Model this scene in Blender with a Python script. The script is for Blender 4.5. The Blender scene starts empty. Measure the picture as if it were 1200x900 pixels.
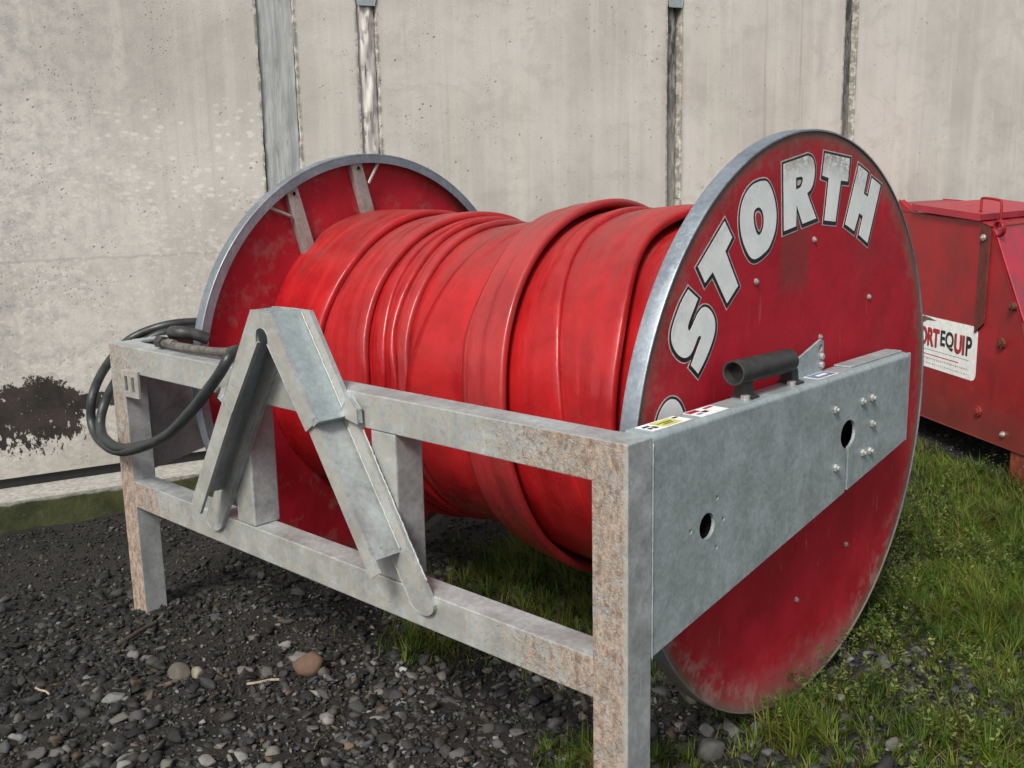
import bpy, bmesh, math, random
import numpy as np
from mathutils import Vector, Matrix
from mathutils.geometry import tessellate_polygon

S = bpy.context.scene
COL = S.collection
R = math.radians
RNG = np.random.default_rng(7)
random.seed(7)

# ------------------------------------------------------------------ camera
CAM = Vector((1.2479, -1.6542, 1.5689))
yaw, pitch, roll = R(-43.6355), R(11.1198), R(-1.2115)
fw = Vector((math.sin(yaw)*math.cos(pitch), math.cos(yaw)*math.cos(pitch), -math.sin(pitch)))
rt0 = Vector((math.cos(yaw), -math.sin(yaw), 0)); up0 = rt0.cross(fw)
rt = rt0*math.cos(roll) + up0*math.sin(roll)
up = -rt0*math.sin(roll) + up0*math.cos(roll)
cd = bpy.data.cameras.new('camera'); cam = bpy.data.objects.new('camera', cd); COL.objects.link(cam)
cd.sensor_width = 36.0; cd.lens = 36.0*1196.475/1200.0; cd.clip_start = .05; cd.clip_end = 500
cam.matrix_world = Matrix(((rt.x, up.x, -fw.x, CAM.x), (rt.y, up.y, -fw.y, CAM.y), (rt.z, up.z, -fw.z, CAM.z), (0, 0, 0, 1)))
S.camera = cam

# ------------------------------------------------------------------ world, sun, exposure (overcast)
sun_dir = Vector((0.26, -0.74, 0.76)).normalized()          # towards the sun
W = bpy.data.worlds.new('World'); S.world = W; W.use_nodes = True
wn, wl = W.node_tree.nodes, W.node_tree.links
wn.clear()
sky = wn.new('ShaderNodeTexSky'); sky.sky_type = 'NISHITA'; sky.sun_disc = False
sky.sun_elevation = math.asin(sun_dir.z); sky.sun_rotation = math.atan2(sun_dir.x, sun_dir.y)
sky.air_density = 1.0; sky.dust_density = 3.0; sky.ozone_density = 1.0
hs = wn.new('ShaderNodeHueSaturation'); hs.inputs['Saturation'].default_value = .35
bg = wn.new('ShaderNodeBackground'); bg.inputs['Strength'].default_value = .11
wo = wn.new('ShaderNodeOutputWorld')
wl.new(sky.outputs[0], hs.inputs['Color']); wl.new(hs.outputs[0], bg.inputs['Color']); wl.new(bg.outputs[0], wo.inputs['Surface'])
sd = bpy.data.lights.new('sun', 'SUN'); sd.energy = 2.5; sd.angle = R(16); sd.color = (1, .95, .85)
sun = bpy.data.objects.new('sun', sd); COL.objects.link(sun)
sun.rotation_euler = sun_dir.to_track_quat('Z', 'Y').to_euler()
S.view_settings.view_transform = 'Standard'; S.view_settings.look = 'None'
S.view_settings.exposure = 0.38; S.view_settings.gamma = 1.0
S.cycles.max_bounces = 6

# ------------------------------------------------------------------ node helper
class NT:
    def __init__(s, name):
        s.m = bpy.data.materials.new(name); s.m.use_nodes = True
        s.n, s.l = s.m.node_tree.nodes, s.m.node_tree.links
        s.n.clear()
        s.out = s.n.new('ShaderNodeOutputMaterial'); s.b = s.n.new('ShaderNodeBsdfPrincipled')
        s.l.new(s.b.outputs[0], s.out.inputs[0])
        s.geo = s.n.new('ShaderNodeNewGeometry')
        s.pos = s.geo.outputs['Position']; s.nor = s.geo.outputs['Normal']
    def put(s, sock, v):
        if isinstance(v, bpy.types.NodeSocket): s.l.new(v, sock)
        else: sock.default_value = v
    def math(s, op, a, b=0.0, clamp=False):
        n = s.n.new('ShaderNodeMath'); n.operation = op; n.use_clamp = clamp
        s.put(n.inputs[0], a); s.put(n.inputs[1], b); return n.outputs[0]
    def add(s, a, b): return s.math('ADD', a, b)
    def sub(s, a, b): return s.math('SUBTRACT', a, b)
    def mul(s, a, b): return s.math('MULTIPLY', a, b)
    def dot(s, v, w):
        n = s.n.new('ShaderNodeVectorMath'); n.operation = 'DOT_PRODUCT'
        s.l.new(v, n.inputs[0]); n.inputs[1].default_value = w; return n.outputs['Value']
    def vscale(s, v, w):
        n = s.n.new('ShaderNodeVectorMath'); n.operation = 'MULTIPLY'
        s.l.new(v, n.inputs[0]); n.inputs[1].default_value = w; return n.outputs[0]
    def vec(s, x, y, z):
        n = s.n.new('ShaderNodeCombineXYZ'); s.put(n.inputs[0], x); s.put(n.inputs[1], y); s.put(n.inputs[2], z); return n.outputs[0]
    def xyz(s, v):
        n = s.n.new('ShaderNodeSeparateXYZ'); s.l.new(v, n.inputs[0]); return n.outputs
    def noise(s, v, scale, detail=4, rough=.6, dist=0):
        n = s.n.new('ShaderNodeTexNoise'); s.l.new(v, n.inputs['Vector']); n.inputs['Scale'].default_value = scale
        n.inputs['Detail'].default_value = detail; n.inputs['Roughness'].default_value = rough; n.inputs['Distortion'].default_value = dist
        return n.outputs[0]
    def voro(s, v, scale, feature='F1'):
        n = s.n.new('ShaderNodeTexVoronoi'); s.l.new(v, n.inputs['Vector']); n.inputs['Scale'].default_value = scale; n.feature = feature
        return n.outputs
    def ramp(s, f, lo, hi, a=0.0, b=1.0, smooth=True):
        n = s.n.new('ShaderNodeMapRange'); n.interpolation_type = 'SMOOTHSTEP' if smooth else 'LINEAR'
        s.put(n.inputs[0], f); n.inputs[1].default_value = lo; n.inputs[2].default_value = hi
        n.inputs[3].default_value = a; n.inputs[4].default_value = b; return n.outputs[0]
    def mix(s, f, a, b):
        n = s.n.new('ShaderNodeMix'); n.data_type = 'RGBA'
        s.put(n.inputs[0], f)
        for i, c in ((6, a), (7, b)):
            if isinstance(c, tuple): n.inputs[i].default_value = (*c[:3], 1)
            else: s.l.new(c, n.inputs[i])
        return n.outputs[2]
    def bump(s, h, strength=.3, dist=.01, prev=None):
        n = s.n.new('ShaderNodeBump'); n.inputs['Strength'].default_value = strength; n.inputs['Distance'].default_value = dist
        s.l.new(h, n.inputs['Height'])
        if prev is not None: s.l.new(prev, n.inputs['Normal'])
        return n.outputs[0]
    def fin(s, color, rough=.6, metal=0.0, normal=None, spec=None):
        if isinstance(color, tuple): s.b.inputs['Base Color'].default_value = (*color, 1)
        else: s.l.new(color, s.b.inputs['Base Color'])
        s.put(s.b.inputs['Roughness'], rough); s.put(s.b.inputs['Metallic'], metal)
        if normal is not None: s.l.new(normal, s.b.inputs['Normal'])
        if spec is not None: s.put(s.b.inputs['Specular IOR Level'], spec)
        return s.m

# reel axis and frame numbers (metres)
YC, ZC, RD = 1.0223, .8578, .8404
XD, XL, BW = -.1243, -2.0629, .0476
H, HL, LEN, BH, PW, PD = 1.0294, .5232, 2.3575, .0956, .0982, .0867
XA = -1.172
TV = Vector((.2940, .9558, 0)); NV = Vector((-.9558, .2940, 0)); DW, DP = 3.80, 3.53   # wall direction, wall normal, wall and plinth distances

def mat_galv(name, base=(.375, .405, .41), dirt=1.0, metal=.35, rough=.5, con=1.0, low_mud=False):
    t = NT(name)
    v = t.voro(t.pos, 55)
    n1 = t.noise(t.pos, 9, 6, .65); n2 = t.noise(t.pos, 120, 3, .6)
    sp1 = t.xyz(t.voro(t.pos, 130)[1])[0]; sp2 = t.xyz(t.voro(t.pos, 62)[1])[1]
    c = t.mix(t.ramp(n1, .3, .72), tuple(x*(1-.28*con) for x in base), tuple(x*(1+.22*con) for x in base))
    c = t.mix(t.mul(t.ramp(v[0], .0, .9), .28), c, tuple(x*1.4 for x in base))
    st = t.noise(t.vscale(t.pos, (30, 30, 2.2)), 1.6, 5, .65)
    c = t.mix(t.mul(t.ramp(st, .52, .75), .45*con), c, (.50, .53, .53))
    c = t.mix(t.mul(t.ramp(n2, .6, .8), .35*con), c, tuple(x*.55 for x in base))
    rg = t.ramp(n1, .3, .7, rough-.08, rough+.14)
    spn = t.add(t.mul(sp1, .6), t.mul(sp2, .4))
    c = t.mix(t.ramp(spn, .2, .8, .30, 0), c, tuple(x*.62 for x in base)); rg = t.add(rg, t.mul(t.sub(spn, .5), .16))
    sw = t.noise(t.vscale(t.pos, (70, 70, 3)), 1.0, 5, .7)
    c = t.mix(t.mul(t.ramp(sw, .62, .70), .35), c, (.56, .58, .58)); c = t.mix(t.mul(t.ramp(sw, .36, .28), .3), c, tuple(x*.5 for x in base))
    nb = t.bump(n2, .12, .004)
    if dirt > 0:
        x, y, z = t.xyz(t.pos)[:3]
        nx, ny, nz = t.xyz(t.nor)[:3]
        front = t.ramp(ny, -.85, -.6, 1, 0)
        near = t.ramp(x, -.80, -.08, .0, 1)
        far = t.mul(t.ramp(x, -2.40, -1.60, 1.15, 0), t.ramp(z, .2, 1.0, 1.1, .72))
        g = t.math('MAXIMUM', near, far)
        g = t.add(t.mul(g, .62), .12)
        big = t.noise(t.pos, 13, 4, .7); fine = t.noise(t.pos, 75, 5, .72, .6)
        m = t.add(t.mul(fine, .62), t.mul(big, .38))
        thr = t.sub(.77, t.mul(g, .53))
        mask = t.math('MULTIPLY', t.sub(m, thr), 7.0, True)
        worn = t.ramp(t.add(x, t.mul(t.sub(fine, .5), .03)), -.016, -.004, 1, .25)
        mask = t.mul(t.mul(t.mul(mask, front), dirt), worn)
        tone = t.noise(t.vscale(t.pos, (1, 1, .55)), 46, 5, .8)
        dc = t.mix(t.ramp(tone, .36, .62), (.15, .085, .055), (.41, .32, .25))
        sp = t.noise(t.pos, 85, 2, .6)
        dc = t.mix(t.mul(t.ramp(sp, .61, .68), .85), dc, (.10, .06, .04))
        tint = t.mul(t.mul(front, t.ramp(t.noise(t.pos, 26, 6, .72), .34, .62)), .62*dirt)  # mottled cream tint on faces turned to the front
        c = t.mix(tint, c, (.43, .39, .325))
        c = t.mix(t.mul(mask, .9), c, dc)
        # specks on every face, and a dusty film on upward faces
        sk = t.noise(t.pos, 60, 3, .5)
        c = t.mix(t.mul(t.ramp(sk, .70, .75), .5), c, (.16, .11, .08))
        metalv = t.mul(t.sub(1.0, mask), metal)
        rg = t.add(rg, t.mul(mask, .3))
        nb = t.bump(t.mul(mask, fine), .6, .006, nb)
        return t.fin(c, rg, metalv, nb)
    if low_mud:
        lm = t.ramp(t.add(t.xyz(t.pos)[2], t.mul(t.sub(n1, .5), .3)), .26, .50, 1, 0)
        c = t.mix(t.mul(lm, .85), c, (.15, .12, .085))
        return t.fin(c, t.add(rg, t.mul(lm, .3)), t.mul(t.sub(1.0, lm), metal), nb)
    return t.fin(c, rg, metal, nb)

def mat_plain(name, col, rough=.6, metal=0.0, var=.25, scale=30, bump=.15, spec=None):
    t = NT(name)
    n = t.noise(t.pos, scale, 5, .65)
    c = t.mix(t.ramp(n, .3, .7), tuple(x*(1-var) for x in col), tuple(min(1, x*(1+var)) for x in col))
    return t.fin(c, t.ramp(n, .3, .7, max(0, rough-.08), min(1, rough+.1)), metal, t.bump(t.noise(t.pos, scale*3, 3), bump, .004), spec)

def mat_disc(name, outer=True):
    t = NT(name)
    p = t.pos; x, y, z = t.xyz(p)[:3]
    dy, dz = t.sub(y, YC), t.sub(z, ZC)
    r = t.math('SQRT', t.add(t.mul(dy, dy), t.mul(dz, dz)))
    n1 = t.noise(p, 5, 5, .65); n2 = t.noise(p, 28, 5, .7); n3 = t.noise(p, 90, 3, .6)
    c = t.mix(t.ramp(n1, .3, .7), (.32, .009, .019), (.43, .012, .027))
    # brown grime towards the rim
    gr = t.ramp(t.add(r, t.mul(t.sub(n2, .5), .16)), RD-.085, RD-.005, 0, 1)
    c = t.mix(t.mul(gr, .62), c, (.17, .085, .065))
    c = t.mix(t.mul(t.ramp(r, RD-.030, RD-.020), .75), c, (.13, .095, .07))
    # dull film in patches
    c = t.mix(t.mul(t.ramp(t.noise(p, 3.2, 5, .6), .52, .74), .22), c, (.22, .045, .045))
    if outer:
        band = t.mul(t.mul(t.ramp(y, .835, .86), t.ramp(y, .985, 1.02, 1, 0)), t.mul(t.ramp(z, 1.22, 1.3), t.ramp(z, 1.55, 1.75, 1, 0)))
        c = t.mix(t.mul(band, .6), c, (.17, .04, .035))
        # dry mud thrown up at the lowest edge, with a ragged top
        low = t.ramp(t.add(z, t.mul(t.sub(n2, .5), .30)), .05, .22, 1, 0)
        c = t.mix(t.mul(low, .58), c, (.27, .13, .115))
        rub = t.mul(t.ramp(r, .70, .80), t.mul(t.ramp(z, .25, .6, 1, .2), t.ramp(t.noise(p, 14, 5, .75), .46, .62)))
        c = t.mix(t.mul(rub, .55), c, (.40, .24, .22))
        sc = t.noise(t.vec(t.mul(x, 60), t.mul(y, 55), t.mul(z, 7)), 1.0, 4, .6)
        c = t.mix(t.mul(t.mul(t.ramp(sc, .66, .76), t.ramp(z, .35, 1.1, .75, .3)), .75), c, (.46, .27, .26))
    else:
        c = t.mix(t.mul(t.ramp(t.noise(p, 7, 6, .7), .5, .68), .5), c, (.30, .17, .15))
    c = t.mix(t.mul(t.ramp(n3, .68, .74), .55), c, (.12, .05, .04))
    rg = t.add(.46, t.mul(t.ramp(n1, .3, .7), .2))
    return t.fin(c, rg, 0, t.bump(n1, .25, .02, t.bump(n2, .06, .006)), .28)

def mat_hose(name):
    t = NT(name)
    p = t.pos; x, y, z = t.xyz(p)[:3]
    a = t.n.new('ShaderNodeAttribute'); a.attribute_name = 'band'       # (across the hose, along the hose)
    u, v, k = t.xyz(a.outputs['Vector'])[:3]
    w = t.vec(t.mul(u, 9), t.mul(v, .55), t.mul(k, 7))
    s1 = t.noise(w, 1.0, 5, .6); s2 = t.noise(t.vec(t.mul(u, 38), t.mul(v, 1.1), t.mul(k, 3)), 1.0, 4, .6)
    n1 = t.noise(p, 5, 5, .65); n2 = t.noise(p, 45, 4, .7)
    c = t.mix(t.ramp(n1, .3, .7), (.27, .006, .009), (.42, .012, .014))
    c = t.mix(t.mul(t.ramp(s1, .52, .74), .12), c, (.50, .05, .05))
    c = t.mix(t.mul(t.ramp(s2, .58, .74), .16), c, (.24, .012, .012))
    c = t.mix(t.mul(t.ramp(k, .6, .95), .22), c, (.33, .09, .09))
    nz = t.xyz(t.nor)[2]
    dust = t.mul(t.ramp(nz, .5, .98), t.ramp(t.noise(t.vec(t.mul(u, 5), t.mul(v, 1.2), t.mul(k, 9)), 1.5, 6, .7), .30, .62))
    c = t.mix(t.mul(dust, .42), c, (.20, .075, .065))                    # dust lies on what faces up
    c = t.mix(t.mul(t.ramp(n2, .68, .76), .2), c, (.50, .12, .11))
    dent = t.noise(t.vec(t.mul(u, 2.6), t.mul(v, 2.2), t.mul(k, 11)), 1.0, 3, .5)
    grim = t.mul(t.ramp(t.noise(t.vec(t.mul(u, 6), t.mul(v, 1.6), t.mul(k, 17)), 1.0, 6, .75), .54, .70), .36)
    c = t.mix(grim, c, (.15, .035, .032))
    nb = t.bump(dent, .28, .03); nb = t.bump(s1, .10, .02, nb); nb = t.bump(s2, .05, .005, nb)
    rg = t.add(t.ramp(n1, .3, .7, .24, .36), t.mul(dust, .25))
    return t.fin(c, rg, 0, nb, .5)

def mat_concrete(name):
    t = NT(name)
    p = t.pos; z = t.xyz(p)[2]; s = t.dot(p, TV)
    q = t.vec(s, z, t.dot(p, NV))
    n1 = t.noise(q, 1.1, 6, .6); n2 = t.noise(q, 9, 6, .7); n3 = t.noise(q, 70, 4, .7)
    st = t.noise(t.vscale(q, (9, .35, 1)), 1.0, 6, .65); st2 = t.noise(t.vscale(q, (34, .8, 1)), 1.0, 4, .6)
    c = t.mix(t.ramp(n1, .3, .7), (.450, .432, .396), (.605, .584, .545))
    c = t.mix(t.mul(t.ramp(st, .42, .72), .5), c, (.66, .645, .575))
    c = t.mix(t.mul(t.ramp(st2, .52, .74), .22), c, (.33, .325, .29))
    c = t.mix(t.mul(t.ramp(n2, .52, .74), .35), c, (.39, .38, .335))
    gn = t.noise(q, 150, 3, .7); c = t.mix(t.mul(t.ramp(gn, .5, .68), .30), c, (.30, .29, .26)); c = t.mix(t.mul(t.ramp(gn, .48, .32), .25), c, (.72, .70, .64))
    cl = t.noise(t.vscale(q, (1, 1.6, 1)), 2.6, 7, .72, .8); c = t.mix(t.mul(t.ramp(cl, .50, .64), .28), c, (.36, .345, .31))
    # weathering: grey film over the far left, pale flaking patches above the ground
    left = t.ramp(t.add(s, t.mul(t.sub(n1, .5), .8)), -.9, .25, 1, 0)
    c = t.mix(t.mul(t.mul(left, t.ramp(t.noise(q, 16, 6, .75), .42, .66)), .6), c, (.30, .30, .30))
    fl = t.add(t.mul(t.noise(t.vscale(q, (34, 46, 1)), 1.0, 5, .7), .7), t.mul(t.noise(q, 6, 3), .3))
    v3 = t.voro(t.vec(t.add(t.mul(s, 17), t.mul(n2, .8)), t.add(t.mul(z, 34), t.mul(n3, .6)), 0.0), 1.0); reg = t.mul(t.mul(t.ramp(s, .32, .5, 1, 0), t.ramp(s, -1.0, .1, .3, 1)), t.mul(t.ramp(z, 1.2, 1.6, .25, 1), t.ramp(z, 1.85, 2.15, 1, 0)))
    flk = t.mul(t.mul(t.ramp(v3[0], .25, .36, 1, 0), t.ramp(t.xyz(v3[1])[0], .50, .54)), reg)
    c = t.mix(t.mul(flk, .7), c, (.74, .72, .66))
    ln = t.math('ABSOLUTE', t.sub(t.add(z, t.mul(t.sub(n2, .5), .03)), 1.245)); c = t.mix(t.mul(t.mul(t.ramp(ln, .003, .010, 1, 0), t.ramp(s, .2, .4, 1, 0)), .35), c, (.30, .28, .25))
    flm = t.mul(t.mul(t.ramp(s, .3, .6, 1, 0), t.ramp(z, 1.5, 2.05, 1, 0)), t.ramp(fl, .52, .60))
    c = t.mix(t.mul(flm, .55), c, (.70, .69, .635))
    # dirt splash near the ground
    c = t.mix(t.mul(t.ramp(t.add(z, t.mul(t.sub(n2, .5), .35)), .12, .42, 1, 0), .5), c, (.30, .265, .225))
    # air holes
    v = t.voro(t.vec(t.add(s, t.mul(n3, .01)), z, 0.0), 16)
    hole = t.mul(t.ramp(v[0], .06, .13, 1, 0), t.ramp(t.noise(q, 3.5, 3), .46, .58))
    v2 = t.voro(t.vec(s, z, 3.3), 48)
    hole2 = t.mul(t.ramp(v2[0], .12, .22, 1, 0), t.ramp(t.add(t.noise(t.vscale(q, (1, 1, 5)), 5, 4), t.ramp(s, -.9, .1, .05, 0)), .54, .64))
    hm = t.math('MAXIMUM', hole, hole2)
    c = t.mix(t.mul(hm, .62), c, (.17, .16, .145))
    # the dark flaked-off patch at the far left, and its run to the right
    wob = t.add(t.mul(t.sub(t.noise(q, 5, 6, .7), .5), .34), t.mul(t.sub(t.noise(q, 30, 6, .8), .5), .34))
    d1 = t.math('SQRT', t.add(t.math('POWER', t.mul(t.add(s, .855), 1/.235), 2), t.math('POWER', t.mul(t.sub(z, .475), 1/.20), 2)))
    d2 = t.math('SQRT', t.add(t.math('POWER', t.mul(t.add(s, .57), 1/.19), 2), t.math('POWER', t.mul(t.sub(z, .525), 1/.045), 2)))
    d3 = t.math('SQRT', t.add(t.math('POWER', t.mul(t.add(s, 1.08), 1/.17), 2), t.math('POWER', t.mul(t.sub(z, .43), 1/.15), 2)))
    d = t.math('MINIMUM', t.math('MINIMUM', d1, d2), d3)
    lowbit = t.ramp(z, .30, .46, 1, 0)
    holes = t.ramp(t.add(t.noise(t.vscale(q, (1, .55, 1)), 30, 5, .7), t.add(t.mul(lowbit, .17), .035)), .655, .672)
    sm = t.mul(t.ramp(t.add(d, t.mul(wob, 3.2)), .93, .97, 1, 0), t.sub(1.0, holes))
    c = t.mix(t.mul(sm, .97), c, t.mix(t.ramp(n2, .35, .65), (.012, .010, .009), (.040, .030, .027)))
    for e0 in (.385, .582, .940, 1.048, 3.062, 3.168, 4.655, 4.768):
        e = t.math('ABSOLUTE', t.sub(s, e0)); c = t.mix(t.mul(t.mul(t.ramp(e, .006, .024, 1, 0), t.ramp(t.noise(q, 22, 5, .75), .40, .56)), .75), c, (.13, .125, .11))
    # rusty runs beside the joints and the hair crack
    for s0, w0, am in ((3.115, .13, .38), (4.70, .13, .3), (3.90, .018, .55), (4.235, .03, .45), (.99, .10, .22)):
        e = t.math('ABSOLUTE', t.sub(t.add(s, t.mul(t.sub(n1, .5), .05)), s0))
        c = t.mix(t.mul(t.mul(t.ramp(e, w0*.3, w0, 1, 0), t.ramp(st2, .35, .65)), am), c, (.27, .235, .18))
    nb = t.bump(n2, .25, .01); nb = t.bump(n3, .2, .004, nb); nb = t.bump(t.sub(1.0, t.math('MAXIMUM', hm, sm)), .5, .006, nb)
    return t.fin(c, .9, 0, nb, .3)

def mat_joint(name, a, b, dark, amt, fade=None):
    t = NT(name)
    p = t.pos; q = t.vec(t.dot(p, TV), t.xyz(p)[2], 0.0)
    n = t.noise(t.vscale(q, (40, 2.4, 1)), 1.0, 6, .7, .4); m = t.noise(t.vscale(q, (30, 6, 1)), 1.0, 5, .7)
    c = t.mix(t.ramp(n, .36, .64), a, b)
    dk = t.mul(t.ramp(m, .56-amt*.2, .66-amt*.2), .85)
    if fade: dk = t.mul(dk, t.ramp(t.xyz(p)[2], 1.5, 2.5, .25, 1)); c = t.mix(t.ramp(t.xyz(p)[2], 1.3, 2.5, .6, .0), c, fade)
    c = t.mix(dk, c, dark)
    ru = t.noise(t.vscale(q, (14, 5, 1)), 1.3, 4)
    c = t.mix(t.mul(t.ramp(ru, .64, .74), .5), c, (.20, .13, .09))
    return t.fin(c, .6, .1, t.bump(n, .5, .012))

def mat_plinth(name):
    t = NT(name)
    p = t.pos; z = t.xyz(p)[2]
    n = t.noise(p, 7, 6, .7); n2 = t.noise(p, 40, 4, .7)
    grey = t.mix(t.ramp(n2, .35, .65), (.27, .262, .242), (.43, .42, .39))
    moss = t.mix(t.ramp(n, .35, .66), (.024, .031, .010), (.060, .067, .021))
    moss = t.mix(t.mul(t.ramp(n2, .55, .7), .5), moss, (.12, .10, .07))
    f = t.ramp(t.xyz(t.nor)[2], .4, .8)
    edge = t.ramp(t.add(z, t.mul(t.sub(n, .5), .05)), .118, .132)
    c = t.mix(t.math('MAXIMUM', f, t.mul(edge, .8)), moss, grey)
    return t.fin(c, .9, 0, t.bump(n2, .4, .01))

def mat_ground(name):
    t = NT(name)
    p = t.pos
    n = t.noise(p, 3, 6, .65); n2 = t.noise(p, 40, 5, .7)
    c = t.mix(t.ramp(n, .35, .65), (.012, .011, .0095), (.028, .025, .022))
    c = t.mix(t.mul(t.ramp(n2, .5, .7), .5), c, (.05, .044, .036))
    return t.fin(c, t.ramp(n, .3, .7, .75, .95), 0, t.bump(t.noise(p, 70, 5, .75), 1.0, .02, t.bump(n2, .8, .02)))

def mat_attr(name, rough=.8, spec=.3, mottled=0.0, translucent=0.0):
    t = NT(name)
    a = t.n.new('ShaderNodeAttribute'); a.attribute_name = 'Col'
    c = a.outputs['Color']
    if mottled:
        n = t.noise(t.pos, 160, 4, .7)
        n_ = t.n.new('ShaderNodeMix'); n_.data_type = 'RGBA'; n_.blend_type = 'MULTIPLY'; n_.inputs[0].default_value = mottled
        t.l.new(c, n_.inputs[6]); cc = t.mix(t.ramp(n, .3, .7), (.5, .5, .5), (1, 1, 1)); t.l.new(cc, n_.inputs[7]); c = n_.outputs[2]
    m = t.fin(c, rough, 0, None, spec)
    if translucent:
        tr = t.n.new('ShaderNodeBsdfTranslucent'); t.l.new(c, tr.inputs[0])
        mx = t.n.new('ShaderNodeMixShader'); mx.inputs[0].default_value = translucent
        t.l.new(t.b.outputs[0], mx.inputs[1]); t.l.new(tr.outputs[0], mx.inputs[2]); t.l.new(mx.outputs[0], t.out.inputs[0])
    return m

def mat_worn(name):
    t = NT(name)
    p = t.pos; x, y, z = t.xyz(p)[:3]
    dy, dz = t.sub(y, YC), t.sub(z, ZC); r = t.math('SQRT', t.add(t.mul(dy, dy), t.mul(dz, dz)))
    n = t.noise(p, 11, 5, .7); f = t.noise(p, 60, 5, .75)
    c = t.mix(t.ramp(n, .35, .65), (.70, .745, .74), (.82, .85, .84))
    c = t.mix(t.mul(t.ramp(f, .58, .72), .35), c, (.50, .53, .52))
    top = t.mul(t.ramp(t.add(r, t.mul(t.sub(n, .5), .06)), .70, .775), t.ramp(t.math('ABSOLUTE', t.sub(y, YC+.05)), .18, .30, 1, .25))
    c = t.mix(t.mul(t.mul(top, t.ramp(f, .40, .56)), .85), c, (.33, .29, .25))
    return t.fin(c, .5, 0, t.bump(f, .06, .003))

def mat_machine(name, base=(.27, .008, .014)):
    t = NT(name)
    p = t.pos; z = t.xyz(p)[2]
    n1 = t.noise(p, 4, 5, .65); n2 = t.noise(p, 18, 5, .7); n3 = t.noise(p, 75, 4, .7)
    c = t.mix(t.ramp(n1, .3, .7), tuple(x*.75 for x in base), tuple(x*1.25 for x in base))
    c = t.mix(t.mul(t.ramp(n2, .52, .72), .45), c, (.13, .022, .018))
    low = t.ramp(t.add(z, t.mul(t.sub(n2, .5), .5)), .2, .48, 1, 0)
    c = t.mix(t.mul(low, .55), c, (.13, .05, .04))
    c = t.mix(t.mul(t.ramp(n3, .66, .74), .5), c, (.16, .07, .05))
    return t.fin(c, t.ramp(n1, .3, .7, .38, .55), 0, t.bump(n2, .1, .01))

M = dict(
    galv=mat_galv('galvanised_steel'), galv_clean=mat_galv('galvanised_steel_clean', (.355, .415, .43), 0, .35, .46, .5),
    rim=mat_galv('rim_steel', (.235, .275, .315), 0, .5, .42, .7, True), bar=mat_galv('bar_steel', (.34, .325, .30), 0, .3, .5),
    disc=mat_disc('red_paint_outer'), disc_in=mat_disc('red_paint_inner', False), hose=mat_hose('red_hose'),
    concrete=mat_concrete('concrete'), plinth=mat_plinth('mossy_concrete'), ground=mat_ground('soil'),
    j1=mat_joint('joint_grey', (.33, .35, .355), (.46, .475, .465), (.25, .26, .26), -.05),
    j2=mat_joint('joint_white', (.52, .49, .46), (.74, .72, .69), (.20, .17, .15), .15),
    j3=mat_joint('joint_dark', (.18, .18, .175), (.38, .37, .345), (.032, .031, .031), .55, (.42, .41, .37)),
    j4=mat_joint('joint_black', (.13, .13, .125), (.27, .27, .255), (.045, .045, .045), .55, (.42, .41, .37)),
    rubber=mat_plain('black_rubber', (.026, .030, .031), .42, 0, .3, 20, .1),
    tube=mat_plain('grey_plastic', (.030, .030, .030), .5, 0, .3, 30, .15),
    white=mat_plain('white_print', (.80, .83, .83), .5, 0, .1, 40, .05), black=mat_plain('black_print_and_shade', (.014, .013, .015), .5, 0, .2, 40, .02),
    grey=mat_plain('grey_print', (.47, .40, .40), .5, 0, .2, 60, .02), redprint=mat_plain('red_print', (.40, .014, .02), .5, 0, .15, 40, .02),
    yellow=mat_plain('yellow_print', (.55, .56, .16), .5, 0, .15, 40, .02), blue=mat_plain('blue_print', (.16, .18, .30), .5, 0, .2, 40, .02),
    bolt=mat_plain('zinc_bolt', (.50, .49, .47), .4, .6, .25, 80, .1),
    mred=mat_machine('red_machine_paint'), mred_lit=mat_machine('red_machine_paint_lit', (.36, .016, .036)), rust=mat_plain('rust', (.105, .024, .016), .8, 0, .4, 40, .4),  # second red is a lighter copy, light on hood and lid painted in
    orange=mat_plain('rusty_orange_paint', (.19, .042, .018), .7, 0, .4, 25, .3),
    gravel=mat_attr('gravel_stone', .75, .35, .5), grass=mat_attr('grass_blade', .6, .3, 0, .35), stone=mat_attr('loose_stone', .8, .3, .5),
    worn_white=mat_worn('worn_white_print'),
    void=mat_plain('black_hole_shade', (.006, .006, .006), .95, 0, .2, 40, .02, .05),  # black standing in for the shade inside the arm's holes
    pipe=mat_plain('dirty_pipe', (.115, .105, .095), .7, .1, .45, 40, .3),
    dark=mat_plain('dark_steel', (.05, .05, .05), .5, .3, .3, 30, .2), putty=mat_plain('dirt_clot', (.13, .09, .06), .95, 0, .3, 60, .6),
)

# ------------------------------------------------------------------ object helpers
def link(o, parent=None, **props):
    COL.objects.link(o)
    if parent is not None:
        o.parent = parent
        base = Vector(); q = parent
        while q is not None: base += q.location; q = q.parent
        o.location = -base if o.type == 'MESH' and not props.pop('local', False) else o.location
    for k, v in props.items(): o[k] = v
    return o
def thing(name, label, cat, loc, group=None):
    o = bpy.data.objects.new(name, None); o.empty_display_size = .1; COL.objects.link(o); o.location = loc
    o['label'] = label; o['category'] = cat
    if group: o['group'] = group
    return o
def mesh_obj(name, verts, faces, mat, parent=None, smooth=False, mats=None, idx=None, **props):
    """verts in world metres; a part is shifted so that it stays put under its thing"""
    me = bpy.data.meshes.new(name)
    me.from_pydata([tuple(v) for v in verts], [], faces)
    for m in (mats or [mat]): me.materials.append(m)
    if idx is not None: me.polygons.foreach_set('material_index', idx)
    if smooth: me.polygons.foreach_set('use_smooth', [True]*len(me.polygons))
    me.update()
    return link(bpy.data.objects.new(name, me), parent, **props)
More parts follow.
